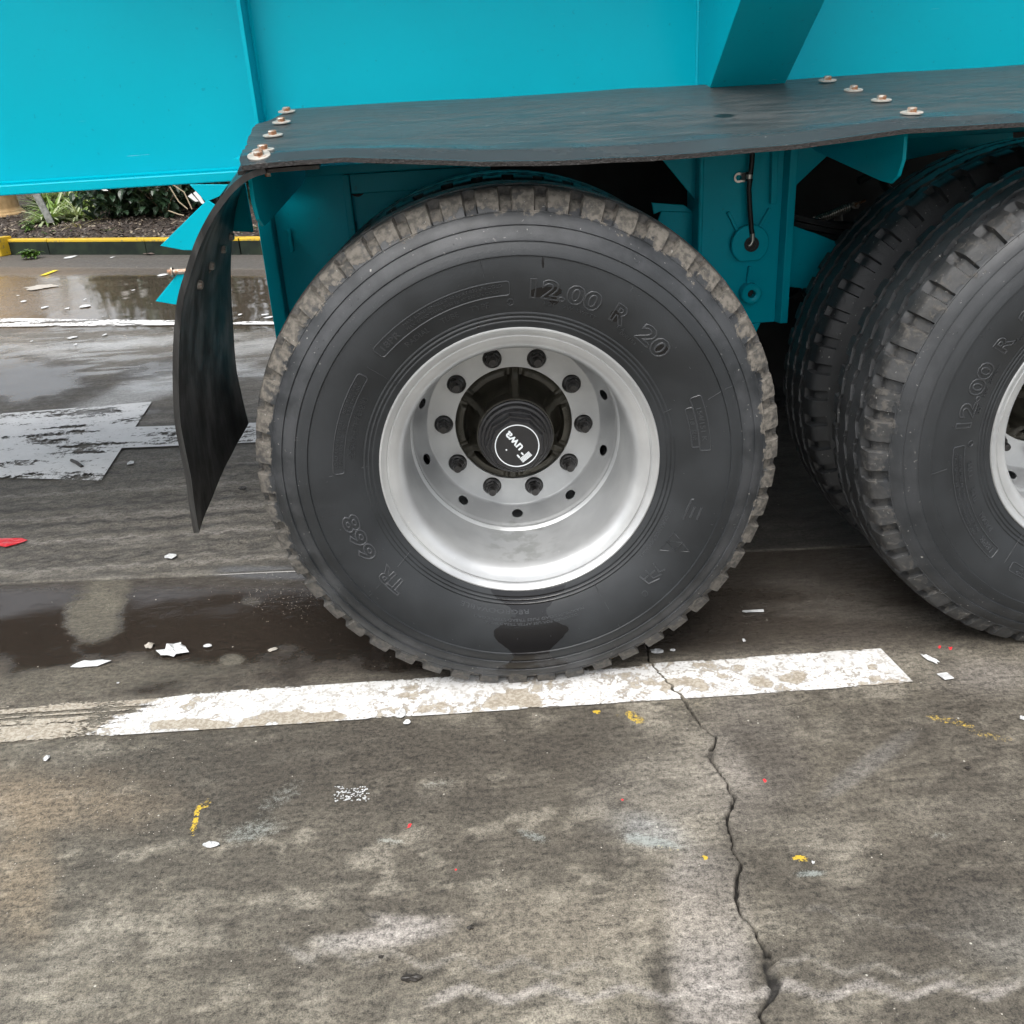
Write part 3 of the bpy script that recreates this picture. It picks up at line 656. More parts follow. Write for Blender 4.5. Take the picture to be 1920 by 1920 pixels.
bc = on_y(1407, 458, HY - .022); br = .050
ang = [math.radians(a) for a in range(-60, 241, 6)]
mb = MB(); mb.xz([(bc[0] + br * math.cos(a), bc[2] + br * math.sin(a)) for a in ang], HY - .022, HY - .001); ob = mb.build('bearing_boss', T, trailer, bevel=.003, smooth=40)
mb = MB(); mb.lathe([(.0005, -.0225), (.012, -.0225)], 24, (bc[0] + .003, HY - .0010, bc[2])); mb.lathe([(.012, -.0235), (.0165, -.0245), (.0195, -.0235), (.0195, -.020)], 24, (bc[0] + .003, HY - .001, bc[2])); mb.build('grease_port', M['dark'], trailer, smooth=40)
for (u0, v0, u1, v1) in ((1366, 398, 1384, 434), (1445, 391, 1424, 428), (1407, 500, 1403, 533)):
    a, b = on_y(u0, v0, HY - .012), on_y(u1, v1, HY - .012); d = (b - a) / np.linalg.norm(b - a); nrm = np.array([-d[2], 0, d[0]]) * .004
    mb = MB(); mb.prism([tuple(a + nrm), tuple(a - nrm), tuple(b - nrm), tuple(b + nrm)], (0, .0215, 0)); mb.build('boss_rib', T, trailer, bevel=.0015)
lc = on_y(1409, 551, HY - .03)
mb = MB(); mb.lathe([(.0105, .0), (.0105, -.031), (.0135, -.033), (.024, -.033), (.027, -.030), (.027, .0)], 32, (lc[0], HY - .001, lc[2])); mb.build('pivot_boss', T, trailer, smooth=40)
mb = MB(); mb.lathe([(.0003, -.008), (.0105, -.008)], 20, (lc[0], HY - .001, lc[2])); mb.build('pivot_hole', M['dark'], trailer)
# hose, clamp and fitting
hp = [on_y(u, v, HY - .024) for u, v in ((1411, 270), (1410, 300), (1407, 330), (1404, 355), (1406, 395), (1409, 430), (1411, 446))]
hs = []
for i in range(len(hp) - 1):
    for k in range(6): hs.append(tuple(hp[i] + (hp[i + 1] - hp[i]) * k / 6))
mb = MB(); mb.tube(hs + [tuple(hp[-1])], .0065, 12); mb.build('grease_hose', M['hose'], trailer, smooth=60)
fp = [on_y(u, v, HY - .027) for u, v in ((1411, 438), (1411, 452), (1408, 459), (1403, 461))]
mb = MB(); mb.tube([tuple(fp[0]), tuple(fp[1])], .0058, 10); mb.tube([tuple(q) for q in fp[1:]], .0038, 10); mb.build('hose_fitting', M['steel'], trailer, smooth=50)
cp = on_y(1385, 333, HY - .006); c2 = on_y(1405, 331, HY - .024)
mb = MB()
mb.xz([(cp[0] + .0125 * math.cos(a), cp[2] + .0125 * math.sin(a)) for a in [math.radians(t) for t in range(60, 301, 15)]] + [(cp[0] + .016, cp[2] - .0115), (cp[0] + .016, cp[2] + .0115)], HY - .009, HY - .006)
mb.tube([(c2[0], c2[1], c2[2] - .005), (c2[0], c2[1], c2[2] + .005)], .0088, 14)
mb.build('hose_clamp', M['steel'], trailer, smooth=40)
mb = MB(); mb.tube([(c2[0], c2[1], c2[2] - .011), (c2[0], c2[1], c2[2] - .0055)], .0095, 14); mb.tube([(c2[0], c2[1], c2[2] + .0055), (c2[0], c2[1], c2[2] + .011)], .0095, 14)
mb.box(c2[0] - .017, c2[0] - .007, HY - .020, HY - .001, c2[2] - .008, c2[2] + .008); mb.build('clamp_cushion', M['hose'], trailer, smooth=40)
mb = MB(); mb.lathe([(.0075, -.009), (.0075, -.013), (.005, -.014), (.004, -.0115), (.0003, -.0115)], 6, (cp[0] - .001, HY, cp[2])); mb.build('clamp_screw', T, trailer)
# side gussets and lower links round the centre hanger
def plate_px(name, pts, y, th=.010, mat=None, bev=.0015):
    mb = MB(); mb.xz([tuple(on_y(u, v, y)[[0, 2]]) for u, v in pts], y, y + th); return mb.build(name, mat or T, trailer, bevel=bev)
plate_px('hanger_gusset', [(1230, 285), (1306, 285), (1306, 378)], .705)
plate_px('link_plate', [(1240, 396), (1303, 398), (1303, 470), (1290, 560), (1225, 440)], .73)
plate_px('link_cap', [(1222, 380), (1282, 384), (1303, 399), (1240, 396), (1226, 402)], .735)
plate_px('hanger_gusset', [(1485, 270), (1575, 270), (1485, 355)], .705)
plate_px('equaliser_plate', [(1478, 420), (1530, 438), (1580, 458), (1640, 560), (1560, 566), (1500, 540), (1478, 538)], .72, .012)
plate_px('equaliser_plate', [(1478, 560), (1500, 545), (1520, 560), (1535, 566), (1640, 580), (1640, 640), (1560, 640), (1530, 565)], .80, .05, M['dark'])
pb = on_y(1512, 548, .715); mb = MB(); mb.lathe([(.0003, -.016), (.010, -.016), (.014, -.012), (.014, 0)], 6, (pb[0], .72, pb[2])); mb.build('pivot_bolt', M['nut'], trailer)
# leaf spring packs and axles
for ax in (0, AX2):
    mb = MB(); mb.lathe([(.075, .18), (.075, 2.35)], 36, (ax, 0, WZ)); mb.build('axle', M['dark'], trailer, smooth=50)
    for yy in (.80, 1.72):
        for k in range(7):
            L_ = .60 - k * .06; zc = WZ + .30 - k * .0165
            mb = MB(); mb.prism([(ax + s_ * L_, yy, zc + .10 * (abs(s_) ** 2) * (L_ / .6) ** 2 + t_) for s_, t_ in [(-1, 0), (-.6, 0), (0, 0), (.6, 0), (1, 0), (1, .014), (.6, .014), (0, .014), (-.6, .014), (-1, .014)]], (0, .09, 0))
            mb.build('spring_leaf', M['dark'], trailer)
    for yy in (1.0, 1.55):
        mb = MB(); mb.lathe([(.001, -.09), (.06, -.09), (.085, -.06), (.088, 0), (.085, .05), (.05, .08), (.001, .08)], 28, (ax + .16, yy, WZ + .17), 'X'); mb.build('brake_chamber', M['dark'], trailer, smooth=40)
# brake return spring and slack adjuster glimpsed behind the hanger
sa, sb = on_y(1528, 414, 1.02), on_y(1592, 388, 1.02)
sp_ = []; d = sb - sa; Ls = np.linalg.norm(d); d = d / Ls; up_ = np.array([-d[2], 0, d[0]])
for i in range(16 * 12):
    a = i / 12 * 2 * math.pi; sp_.append(tuple(sa + d * Ls * i / (16 * 12) + up_ * .011 * math.cos(a) + np.array([0, 1, 0]) * .011 * math.sin(a)))
mb = MB(); mb.tube(sp_, .0022, 6); mb.build('return_spring', M['steel'], trailer, smooth=60)
mb = MB(); mb.tube([tuple(sa - d * .05), tuple(sb + d * .05)], .004, 8); mb.build('spring_rod', M['bolt'], trailer, smooth=60)
plate_px('slack_adjuster', [(1566, 398), (1580, 396), (1580, 424), (1574, 434), (1566, 430)], 1.02, .01, M['steel'])
mb = MB(); q0 = on_y(1604, 385, 1.0); mb.lathe([(.001, -.01), (.010, -.01), (.010, .01), (.001, .01)], 6, tuple(q0)); mb.build('lock_nut', M['zinc'], trailer)
for k, pts in enumerate((((1610, 340), (1760, 262), (1830, 235)), ((1640, 300), (1660, 350), (1700, 390)), ((1790, 262), (1845, 300), (1900, 310)))):
    mb = MB(); mb.tube([tuple(on_y(u, v, .95)) for u, v in pts], .012, 8); mb.build('air_line', M['hose'], trailer, smooth=60)
plate_px('spring_bracket', [(1700, 230), (1900, 225), (1900, 300), (1790, 280), (1700, 300)], .90, .012)

mb = MB(); mb.box(-3.6, 4.6, 2.560, 2.575, 1.06, 2.02); mb.build('light_blocker_rail', M['dark'], trailer)  # added, out of view: keeps bright sky out of the wet strip's reflection
mb = MB(); mb.xz([(-.70, 1.055), (2.10, 1.055), (2.10, .30), (-.62, .30)], 2.545, 2.555); mb.build('light_blocker_skirt', M['dark'], trailer)  # added dark panel, blocks daylight showing through the wheel gaps
mb = MB(); mb.xz([(-.56, zf0 - .002), (1.95, zf0 - .002), (1.95, .30), (-.45, .30)], 1.25, 1.27); mb.build('light_blocker_plate', M['dark'], trailer)  # added plate, blacks out the view and light beneath the beams
# ---- brackets under the mudguard
def guard_z(x, y):
    e = np.interp(x, [-.6, -.36, -.28, -.04, .15, .34, .53, .72, .935, 1.2, 1.5, 1.8, 2.1, 2.6], [1.168, 1.172, 1.172, 1.151, 1.142, 1.142, 1.149, 1.165, 1.163, 1.145, 1.14, 1.15, 1.17, 1.15])
    c_ = np.interp(y, [-.06, -.02, .03, .12, .27, .42, .6, .66], [1.155, 1.172, 1.180, 1.187, 1.210, 1.234, 1.262, 1.267])
    return c_ + (e - 1.155) * np.clip((.34 - y) / .40, 0, 1) ** 1.3
for bx, y0 in ((-.478, .055), (.802, .115), (2.08, .10)):
    pts = [(y0 + .02, guard_z(bx, y0 + .02) - .022), (y0, 1.142), (y0 - .003, 1.10), (y0 + .012, 1.068), (y0 + .045, 1.052), (y0 + .09, 1.054), (.60, 1.098), (.744, 1.128), (.744, 1.262), (.5, guard_z(bx, .5) - .022), (.27, guard_z(bx, .27) - .022)]
    mb = MB(); mb.yz(pts, bx - .004, bx + .004); mb.build('mudguard_bracket', T, trailer, bevel=.0015)
    strip_ = []
    mb = MB()
    ys_ = [y0 + .02, .12 + y0 * .2, .27, .42, .6, .70]
    for a, b in zip(ys_[:-1], ys_[1:]):
        za, zb = float(guard_z(bx, a)) - .0195, float(guard_z(bx, b)) - .0195
        mb.add([(bx - .03, a, za), (bx + .03, a, za), (bx + .03, b, zb), (bx - .03, b, zb), (bx - .03, a, za + .006), (bx + .03, a, za + .006), (bx + .03, b, zb + .006), (bx - .03, b, zb + .006)], [(0, 3, 2, 1), (4, 5, 6, 7), (0, 1, 5, 4), (1, 2, 6, 5), (2, 3, 7, 6), (3, 0, 4, 7)])
    mb.build('bracket_top', T, trailer)
# ---- mudguard sheet
def sheet(name, P0, th, mats, nrm_sign=1):
    """P0: (nu, nv, 3) top surface; closes it into a slab, edge faces get material 1"""
    nu, nv = P0.shape[:2]
    du = np.gradient(P0, axis=0); dv = np.gradient(P0, axis=1); n = np.cross(du, dv); n /= np.linalg.norm(n, axis=-1, keepdims=True) + 1e-9
    P1 = P0 - n * th * nrm_sign
    V = np.concatenate([P0.reshape(-1, 3), P1.reshape(-1, 3)]); ix = np.arange(nu * nv).reshape(nu, nv); jx = ix + nu * nv
    F = [np.stack([ix[:-1, :-1], ix[1:, :-1], ix[1:, 1:], ix[:-1, 1:]], -1).reshape(-1, 4), np.stack([jx[:-1, :-1], jx[:-1, 1:], jx[1:, 1:], jx[1:, :-1]], -1).reshape(-1, 4)]
    nb = len(F[0]) * 2; E_ = []
    for a, b in ((ix[:, 0], jx[:, 0]), (ix[:, -1], jx[:, -1]), (ix[0, :], jx[0, :]), (ix[-1, :], jx[-1, :])):
        E_.append(np.stack([a[:-1], a[1:], b[1:], b[:-1]], -1))
    me = np_mesh(name, V, np.concatenate(F + E_), True)
    mi = np.zeros(len(me.polygons), dtype=np.int32); mi[nb:] = 1; me.polygons.foreach_set('material_index', mi)
    bm = bmesh.new(); bm.from_mesh(me); bmesh.ops.recalc_face_normals(bm, faces=bm.faces); bm.to_mesh(me); bm.free()
    me.set_sharp_from_angle(angle=rad(45))
    return link(name, me, mats, trailer)
xs = np.concatenate([np.linspace(-.50, 2.35, 360)]); ysn = np.concatenate([np.linspace(-.065, .05, 26), np.linspace(.06, .665, 50)])
XM, YM = np.meshgrid(xs, ysn, indexing='ij')
lx = np.interp(ysn, [-.065, .0, .1, .3, .45, .5, .665], [-.463, -.475, -.490, -.520, -.535, -.505, -.485]) + (fbm(ysn * 30, ysn * 0, 2, 3) - .5) * .005
XM = XM + (lx[None, :] + .50) * np.clip(1 - (XM + .50) / .35, 0, 1)
ZM = guard_z(XM, YM) + (fbm(XM * 3, YM * 5, 81, 3) - .5) * .010
ym = YM + (fbm(XM * 70, YM * 0, 82, 4) - .5) * .0025 * (YM < -.06)
guard = sheet('mudguard', np.stack([XM, ym, ZM], -1), .008, [M['guard'], M['ply']])
# overlapping short strip below the front corner
xs2 = np.linspace(-.475, -.33, 20); X2, Y2 = np.meshgrid(xs2, np.linspace(-.045, .6, 20), indexing='ij')
sheet('packing_strip', np.stack([X2, Y2, guard_z(X2, Y2) - .0145], -1), .007, [M['flap'], M['flap']])

def bolt_at(name, parent, pos, nrm, mats, washer_r=.0195, tall=.0075, hexr=.0095):
    mb = MB()
    mb.lathe([(.0003, .0), (washer_r, .0), (washer_r, .0022), (washer_r - .002, .003), (.0003, .003)], 24, axis='Z', mi=0)
    mb.lathe([(hexr, .003), (hexr, .003 + tall * .8), (hexr * .82, .003 + tall), (.0003, .003 + tall)], 6, axis='Z', mi=1, phase=rng.random())
    me = mb.mesh(name); soft(me, 30)
    o = link(name, me, mats, parent); o.rotation_euler = Vector(nrm).to_track_quat('Z', 'Y').to_euler(); o.location = pos
    return o
def gz(u, v):      # point of the guard surface seen at a pixel
    best = None
    for y in np.linspace(-.05, .66, 300):
        p = on_y(u, v, y); d = abs(p[2] - (float(guard_z(p[0], y))))
        if best is None or d < best[0]: best = (d, p)
    return best[1]
for u, v, r_ in ((538, 211, 0), (528, 231, 0), (512, 256, 0), (494, 284, 1), (486, 294, 1), (1551, 153, 1), (1600, 171, 0), (1652, 190, 0), (1709, 214, 1)):
    p = gz(u, v); e = .004
    nn = Vector((0, -(float(guard_z(p[0], p[1] + e)) - float(guard_z(p[0], p[1] - e))) / (2 * e), 1))
    bolt_at('bolt', guard, (p[0], p[1], float(guard_z(p[0], p[1])) + .0015), nn, [M['washer'], M['bolt']], .0205)
for u, v in ((500, 327), (495, 318)):
    pass
mb = MB(); p = on_y(499, 322, .03); mb.lathe([(.016, 0), (.016, -.003), (.009, -.003), (.009, -.014), (.006, -.014), (.006, -.024), (.0003, -.024)], 12, (p[0], p[1] + .01, float(guard_z(p[0], .04)) - .022), 'Z'); mb.build('bolt', M['bolt'], guard, smooth=30)

# ---- hanging flap in front of the wheels
NC = np.array([(-.425, 1.166), (-.456, 1.162), (-.500, 1.132), (-.536, 1.095), (-.570, 1.050), (-.596, 1.006), (-.624, .950), (-.642, .891), (-.661, .81), (-.672, .75), (-.677, .704), (-.679, .591), (-.681, .473)])
FC = np.array([(-.455, 1.248), (-.50, 1.238), (-.565, 1.190), (-.608, 1.14), (-.642, 1.089), (-.664, 1.03), (-.680, .977), (-.697, .90), (-.709, .834), (-.721, .724), (-.727, .66), (-.728, .609), (-.719, .497)])
def resample(P, n):
    s = np.concatenate([[0], np.cumsum(np.linalg.norm(np.diff(P, axis=0), axis=1))]); s /= s[-1]; t = np.linspace(0, 1, n)
    out = np.stack([np.interp(t, s, P[:, i]) for i in range(2)], 1)
    for _ in range(14): out[1:-1] = (out[:-2] + 2 * out[1:-1] + out[2:]) / 4
    return out
nz, ny = 110, 34
A, B = resample(NC, nz), resample(FC, nz); sy = np.linspace(0, 1, ny)
FP = np.zeros((nz, ny, 3))
for j, s in enumerate(sy):
    q = A * (1 - s) + B * s; FP[:, j, 0] = q[:, 0] - .012 * math.sin(math.pi * s) * np.linspace(.2, 1, nz); FP[:, j, 1] = -.06 + .66 * s; FP[:, j, 2] = q[:, 1]
FP[..., 0] += (fbm(FP[..., 1] * 4, FP[..., 2] * 5, 91, 3) - .5) * .012
flap = sheet('mud_flap', FP, .011, [M['flap'], M['flap']], -1)
for s_, zt in ((.33, .945), (.56, .957), (.79, .975), (.96, .990)):
    j = int(s_ * (ny - 1)); i = int(np.argmin(np.abs(FP[:, j, 2] - zt))); p = FP[i, j]
    o = bolt_at('nut', flap, (p[0] + .0015, p[1], p[2]), (1, -.05, -.15), [M['washer'], M['zinc']], .026, .015)
    o.location = (p[0] + .003, p[1], p[2])
p = on_y(325, 510, .30); mb = MB(); mb.lathe([(.0003, -.012), (.0065, -.012), (.0065, -.004), (.011, -.004), (.011, .0), (.006, 0), (.006, .08)], 12, tuple(p), 'X'); mb.build('bolt', M['bolt'], flap, smooth=30)
#@@WHEELS
# ================================================================== WHEELS
TP = [(.286, .018), (.289, .006), (.294, .0005), (.299, -.0030), (.304, -.0042), (.3065, -.0060), (.3085, -.0060), (.3100, -.0050), (.3130, -.0060), (.3150, -.0078), (.3170, -.0078), (.3185, -.0068), (.3215, -.0080),
      (.3235, -.0098), (.3255, -.0098), (.3270, -.0092), (.335, -.0135), (.345, -.0180), (.36, -.0240), (.38, -.0300), (.40, -.0335), (.42, -.0348), (.434, -.0342), (.4365, -.0340), (.4380, -.0368), (.4410, -.0366),
      (.452, -.0325), (.4625, -.0285), (.4640, -.0310), (.4670, -.0305), (.478, -.0250), (.4905, -.0190), (.4920, -.0212), (.4950, -.0204), (.504, -.0150), (.5120, -.0100), (.5135, -.0085), (.5150, -.0088)]
SR = np.array([p[0] for p in TP]); SY = np.array([p[1] for p in TP])
def side_y(r): return np.interp(r, SR, SY)
NP, ST = 50, 20
def tyre_mesh():
    nth = NP * ST
    th = np.arange(nth) / nth * 2 * math.pi; ph = (th * NP / (2 * math.pi)) % 1.0
    zig = np.abs(ph * 2 - 1) * 2 - 1
    cols = []          # list of (r array, y array)
    jag = fbm(th * 120, th * 0, 7, 2)
    for r, y in TP: cols.append((np.full(nth, r), np.full(nth, y)))
    notch = sst(.30, .345, ph) * sst(.70, .655, ph)
    half = [(.5170, -.0075, 0), (.5205, -.0060, .9), (.530, -.0015, 1), (.540, .0040, 1), (.547, .0085, 1), (.5505, .0125, 1), (.5525, .0180, 1), (.5540, .027, 1), (.5548, .036, 1), (.5552, .041, .75), (.5554, .045, 0)]
    def shoulder(r, y, k):
        kk = notch * k
        return (r - .0150 * kk * (.75 + .5 * jag * 0 + .25 * (y > .02)) - .0010 * jag, y + .0075 * kk * (y < .02))
    for r, y, k in half: cols.append(shoulder(r, y, k))
    def crown(y): return .5600 - .0052 * (abs(y - .12) / .1) ** 2
    hole = sst(.02, .06, ph) * sst(.26, .20, ph); hole2 = sst(.52, .56, ph) * sst(.76, .70, ph)
    def groove(c, wid=.0062, dep=.0135):
        z = zig * .0055
        for off, d, hk in ((-.0135, 0, 0), (-.0125, 0, 1), (-wid - .0008, 0, 1), (-wid + .001, dep, 0), (0, dep, 0), (wid - .001, dep, 0), (wid + .0008, 0, 2), (.0125, 0, 2), (.0135, 0, 0)):
            h = hole if hk == 1 else (hole2 if hk == 2 else 0)
            y = c + off + z; cols.append((np.vectorize(crown)(y) - d - h * .0045, y))
    def rib(ys):
        for y in ys: cols.append((np.full(nth, crown(y)) - .0006 * fbm(th * 60, th * 0 + y * 50, 3, 2), np.full(nth, y)))
    groove(.066); rib([.086, .0875, .0935, .095]); groove(.120); rib([.145, .1465, .1525, .154]); groove(.174)
    for r, y, k in half[::-1]:
        rr, yy = shoulder(r, y, k); cols.append((rr, .24 - yy))
    for r, y in ((.5135, -.0085), (.49, -.019), (.465, -.029), (.44, -.034), (.42, -.0345), (.40, -.033), (.37, -.027), (.345, -.018), (.32, -.008), (.30, -.003), (.288, .01)): cols.append((np.full(nth, r), np.full(nth, .24 - y)))
    R = np.stack([c_[0] for c_ in cols], 1); Y = np.stack([c_[1] for c_ in cols], 1)
    V = np.stack([R * np.cos(th)[:, None], Y, R * np.sin(th)[:, None]], -1)
    n0, n1 = V.shape[:2]; ix = np.arange(n0 * n1).reshape(n0, n1); jx = np.roll(ix, -1, axis=0)
    F = np.stack([ix[:, :-1], jx[:, :-1], jx[:, 1:], ix[:, 1:]], -1).reshape(-1, 4)
    # face normals must point outward
    return np_mesh('tyre', V.reshape(-1, 3), F[:, ::-1], True, 38)

# ---- lettering wrapped round the sidewall
def curve_text(txt, size, outline, width=None, off=0.0, bevel=.0009):
    cu = bpy.data.curves.new('t', 'FONT'); cu.body = txt; cu.size = size; cu.resolution_u = 3; cu.offset = off
    if outline: cu.fill_mode = 'NONE'; cu.bevel_depth = bevel; cu.bevel_resolution = 1
    else: cu.extrude = .0011
    o = bpy.data.objects.new('t', cu); COL.objects.link(o)
    bpy.context.view_layer.update()
    me = bpy.data.meshes.new_from_object(o.evaluated_get(bpy.context.evaluated_depsgraph_get()))
    vs = np.array([v.co[:] for v in me.vertices]) if len(me.vertices) else np.zeros((0, 3)); fs = [tuple(p.vertices) for p in me.polygons]
    bpy.data.objects.remove(o); bpy.data.curves.remove(cu); bpy.data.meshes.remove(me)
    return vs, fs
def arc_word(mb, txt, size, r0, a0, a1=None, outline=False, off=0.0, bevel=.0009, mi=0):
    vs, fs = curve_text(txt, size, outline, off=off, bevel=bevel)
    if not len(vs): return
    x0, x1 = vs[:, 0].min(), vs[:, 0].max()
    k = 1.0 if a1 is None else rad(a0 - a1) * r0 / (x1 - x0)
    out = []
    for x, y, z in vs:
        a = rad(a0) - (x - x0) * k / r0; r = r0 + y
        out.append((r * math.cos(a), float(side_y(r)) - .0003 - max(z, -.0003) * (1 if not outline else .8), r * math.sin(a)))
    mb.add(out, fs, mi)
def arc_frame(mb, r0, r1, a0, a1, rc=.006, th=.0014):
    P = []; n = max(6, int(abs(a0 - a1) / 1.2))
    ac0, ac1 = math.degrees(rc / r0), math.degrees(rc / r1)
    for t in np.linspace(a0 - ac0, a1 + ac0, n): P.append((r0, t))
    for k in (30, 60): P.append((r0 + rc * (1 - math.cos(rad(k))), a1 + ac0 * (1 - math.sin(rad(k)))))
    P.append((r0 + rc, a1)); P.append((r1 - rc, a1))
    for k in (30, 60): P.append((r1 - rc * (1 - math.sin(rad(k))), a1 + ac1 * (1 - math.cos(rad(k)))))
    for t in np.linspace(a1 + ac1, a0 - ac1, n): P.append((r1, t))
    for k in (30, 60): P.append((r1 - rc * (1 - math.cos(rad(k))), a0 - ac1 * (1 - math.sin(rad(k)))))
    P.append((r1 - rc, a0)); P.append((r0 + rc, a0))
    for k in (30, 60): P.append((r0 + rc * (1 - math.sin(rad(k))), a0 - ac0 * (1 - math.cos(rad(k)))))
    mb.tube([(r * math.cos(rad(a)), float(side_y(r)) - .0003, r * math.sin(rad(a))) for r, a in P], th, 5, closed=True)
def sw_line(mb, pts, th=.0010, closed=False):
    """polyline in sidewall pixels of the front wheel"""
    out = []
    for u, v in pts:
        p = on_y(u, v, -.031); x, z = p[0], p[2] - WZ; r = math.hypot(x, z)
        out.append((x, float(side_y(r)) - .0003, z))
    mb.tube(out, th, 5, closed=closed)
def lettering():
    mb = MB()
    big = dict(outline=True, off=.0012, bevel=.0014)
    arc_word(mb, '12.00', .050, .3585, 84.5, 62.5, **big); arc_word(mb, 'R', .050, .3585, 58.5, 53.0, **big); arc_word(mb, '20', .050, .3585, 48.5, 37.0, **big)
    arc_word(mb, 'TR', .044, .3600, -136.5, -147.5, **big); arc_word(mb, '668', .044, .3600, -151.5, -169.0, **big)
    arc_frame(mb, .3630, .3905, 135.0, 90.3)
    arc_word(mb, '18PR', .0185, .3700, 133.0, 126.0, outline=False, off=.0002)
    arc_word(mb, 'MAX. LOAD SINGLE 3750 kg AT 830 kPa COLD', .0085, .3800, 123.5, 92.5); arc_word(mb, 'MAX. LOAD DUAL 3450 kg AT 830 kPa COLD', .0085, .3690, 123.5, 93.5)
    arc_word(mb, 'RADIAL', .0165, .3420, 127.2, 118.0); arc_word(mb, 'TUBE', .0165, .3420, 113.5, 107.5); arc_word(mb, 'TYPE', .0165, .3420, 103.5, 97.0)
    ring = [(.3485 + .0065 * math.sin(t), 90.3 + math.degrees(.0065 * math.cos(t) / .348)) for t in np.linspace(0, 2 * math.pi, 17)[:-1]]
    mb.tube([(r * math.cos(rad(a)), float(side_y(r)) - .0003, r * math.sin(rad(a))) for r, a in ring], .0008, 5, closed=True)
    arc_word(mb, 'e', .010, .3460, 91.0)
    arc_word(mb, 'DOT', .0110, .3440, 79.5, 76.0); arc_word(mb, 'XW  5WKTT', .0105, .3440, 73.5, 62.0); arc_word(mb, '000153', .0085, .3440, 52.5, 46.0); arc_word(mb, 'E4', .0110, .3500, 54.5, 52.0)
    arc_frame(mb, .3640, .3860, 176.6, 143.0); arc_word(mb, 'LOAD RANGE J 154 151', .0085, .3770, 174.5, 159.0); arc_word(mb, 'SPEED 80 110 100', .0085, .3680, 174.5, 160.0)
    arc_word(mb, '850 830 149', .0085, .3770, 156.5, 146.0); arc_word(mb, '123 120 630', .0085, .3680, 156.5, 146.5)
    arc_word(mb, '\u5168\u94a2\u4e1d\u5b50\u5348\u7ebf\u8f6e\u80ce', .0150, .3450, 171.5, 149.5)
    arc_frame(mb, .3740, .3960, 20.8, 3.0, .004); arc_word(mb, '154/151 K', .0135, .3800, 17.0, 6.0)
    arc_frame(mb, .3590, .3730, 17.8, 4.2, .003); arc_word(mb, '18', .0120, .3620, 14.0, 12.0); arc_word(mb, '\u5c42\u7ea7', .0105, .3625, 10.2, 6.6)
    arc_word(mb, 'REGROOVABLE', .0130, .3360, -90.0, -116.0)
    arc_word(mb, 'DESIGNED FOR USE AFTER TREAD WEAR', .0075, .3640, -73, -106); arc_word(mb, 'MAXIMUM LOAD PLIES TREAD STEEL CORD', .0075, .3550, -70, -110)
    arc_word(mb, 'ENDURANCE SIDEWALL', .0100, .3330, -20.5, -42.0)
    sw_line(mb, [(1265, 1000), (1238, 1034), (1292, 1033)], .0016, True); sw_line(mb, [(1251, 1017), (1279, 1017), (1265, 1033)], .0015, True)
    for pts in ([(1297, 938), (1281, 976)], [(1303, 950), (1294, 971)], [(1315, 951), (1306, 974)], [(1297, 938), (1302, 937)]): sw_line(mb, pts, .0024)
    for pts in ([(1200, 1083), (1216, 1094), (1236, 1084)], [(1211, 1072), (1225, 1084), (1240, 1076)], [(1226, 1058), (1236, 1072), (1247, 1067)], [(1208, 1087), (1216, 1080)], [(1219, 1078), (1228, 1070)]): sw_line(mb, pts, .0021)
    sw_line(mb, [(1209 + 5 * math.cos(t), 1112 + 5 * math.sin(t)) for t in np.linspace(0, 6.28, 11)[:-1]], .0008, True)
    # mould flash lines
    for pts in ([(598, 575), (635, 625), (690, 690), (745, 728)], [(545, 888), (620, 893), (712, 878)], [(898, 485), (908, 520)], [(1200, 490), (1185, 540), (1161, 573)], [(1327, 748), (1360, 728), (1415, 712)], [(1332, 982), (1380, 992), (1400, 990)], [(713, 1095), (692, 1117)], [(768, 1043), (745, 1068)], [(1105, 1085), (1140, 1140), (1165, 1180)], [(1248, 780), (1262, 772)]):
        sw_line(mb, pts, .0007)
    # moulding vents, tiny rubber nibs
    for k in range(60):
        r = rng.choice((.345, .40, .425, .475)); a = rng.random() * 2 * math.pi
        x, z, y = r * math.cos(a), r * math.sin(a), float(side_y(r)); mb.tube([(x, y + .0003, z), (x, y - .0016, z)], .0009, 5)
    return mb.mesh('sidewall_lettering')

# ---- wheel disc with real holes
def holed_ring(name, r_in, r_out, holes, yfun, thick, nseg=160):
    cu = bpy.data.curves.new('r', 'CURVE'); cu.dimensions = '2D'; cu.fill_mode = 'BOTH'; cu.extrude = .001
    def sp(pts):
        s = cu.splines.new('POLY'); s.points.add(len(pts) - 1); s.use_cyclic_u = True
        for p_, q in zip(s.points, pts): p_.co = (q[0], q[1], 0, 1)
    for r in (r_out, r_in): sp([(r * math.cos(2 * math.pi * k / nseg), r * math.sin(2 * math.pi * k / nseg)) for k in range(nseg)])
    for cx_, cz_, ra, rb, a in holes:
        sp([(cx_ + ra * math.cos(t) * math.cos(a) - rb * math.sin(t) * math.sin(a), cz_ + ra * math.cos(t) * math.sin(a) + rb * math.sin(t) * math.cos(a)) for t in np.linspace(0, 2 * math.pi, 33)[:-1]])
    o = bpy.data.objects.new('r', cu); COL.objects.link(o); bpy.context.view_layer.update()
    me = bpy.data.meshes.new_from_object(o.evaluated_get(bpy.context.evaluated_depsgraph_get()))
    vs = [v.co[:] for v in me.vertices]; fs = [tuple(p.vertices) for p in me.polygons]
    bpy.data.objects.remove(o); bpy.data.curves.remove(cu); bpy.data.meshes.remove(me)
    return [(x, yfun(math.hypot(x, y)) + (0 if z > 0 else thick), y) for x, y, z in vs], fs
YD = .290
TW = -.065115
BA = [TW + rad(36 * k) for k in range(10)]
HA = [rad(-90 + 36 * k) + TW * .3 for k in range(10)]
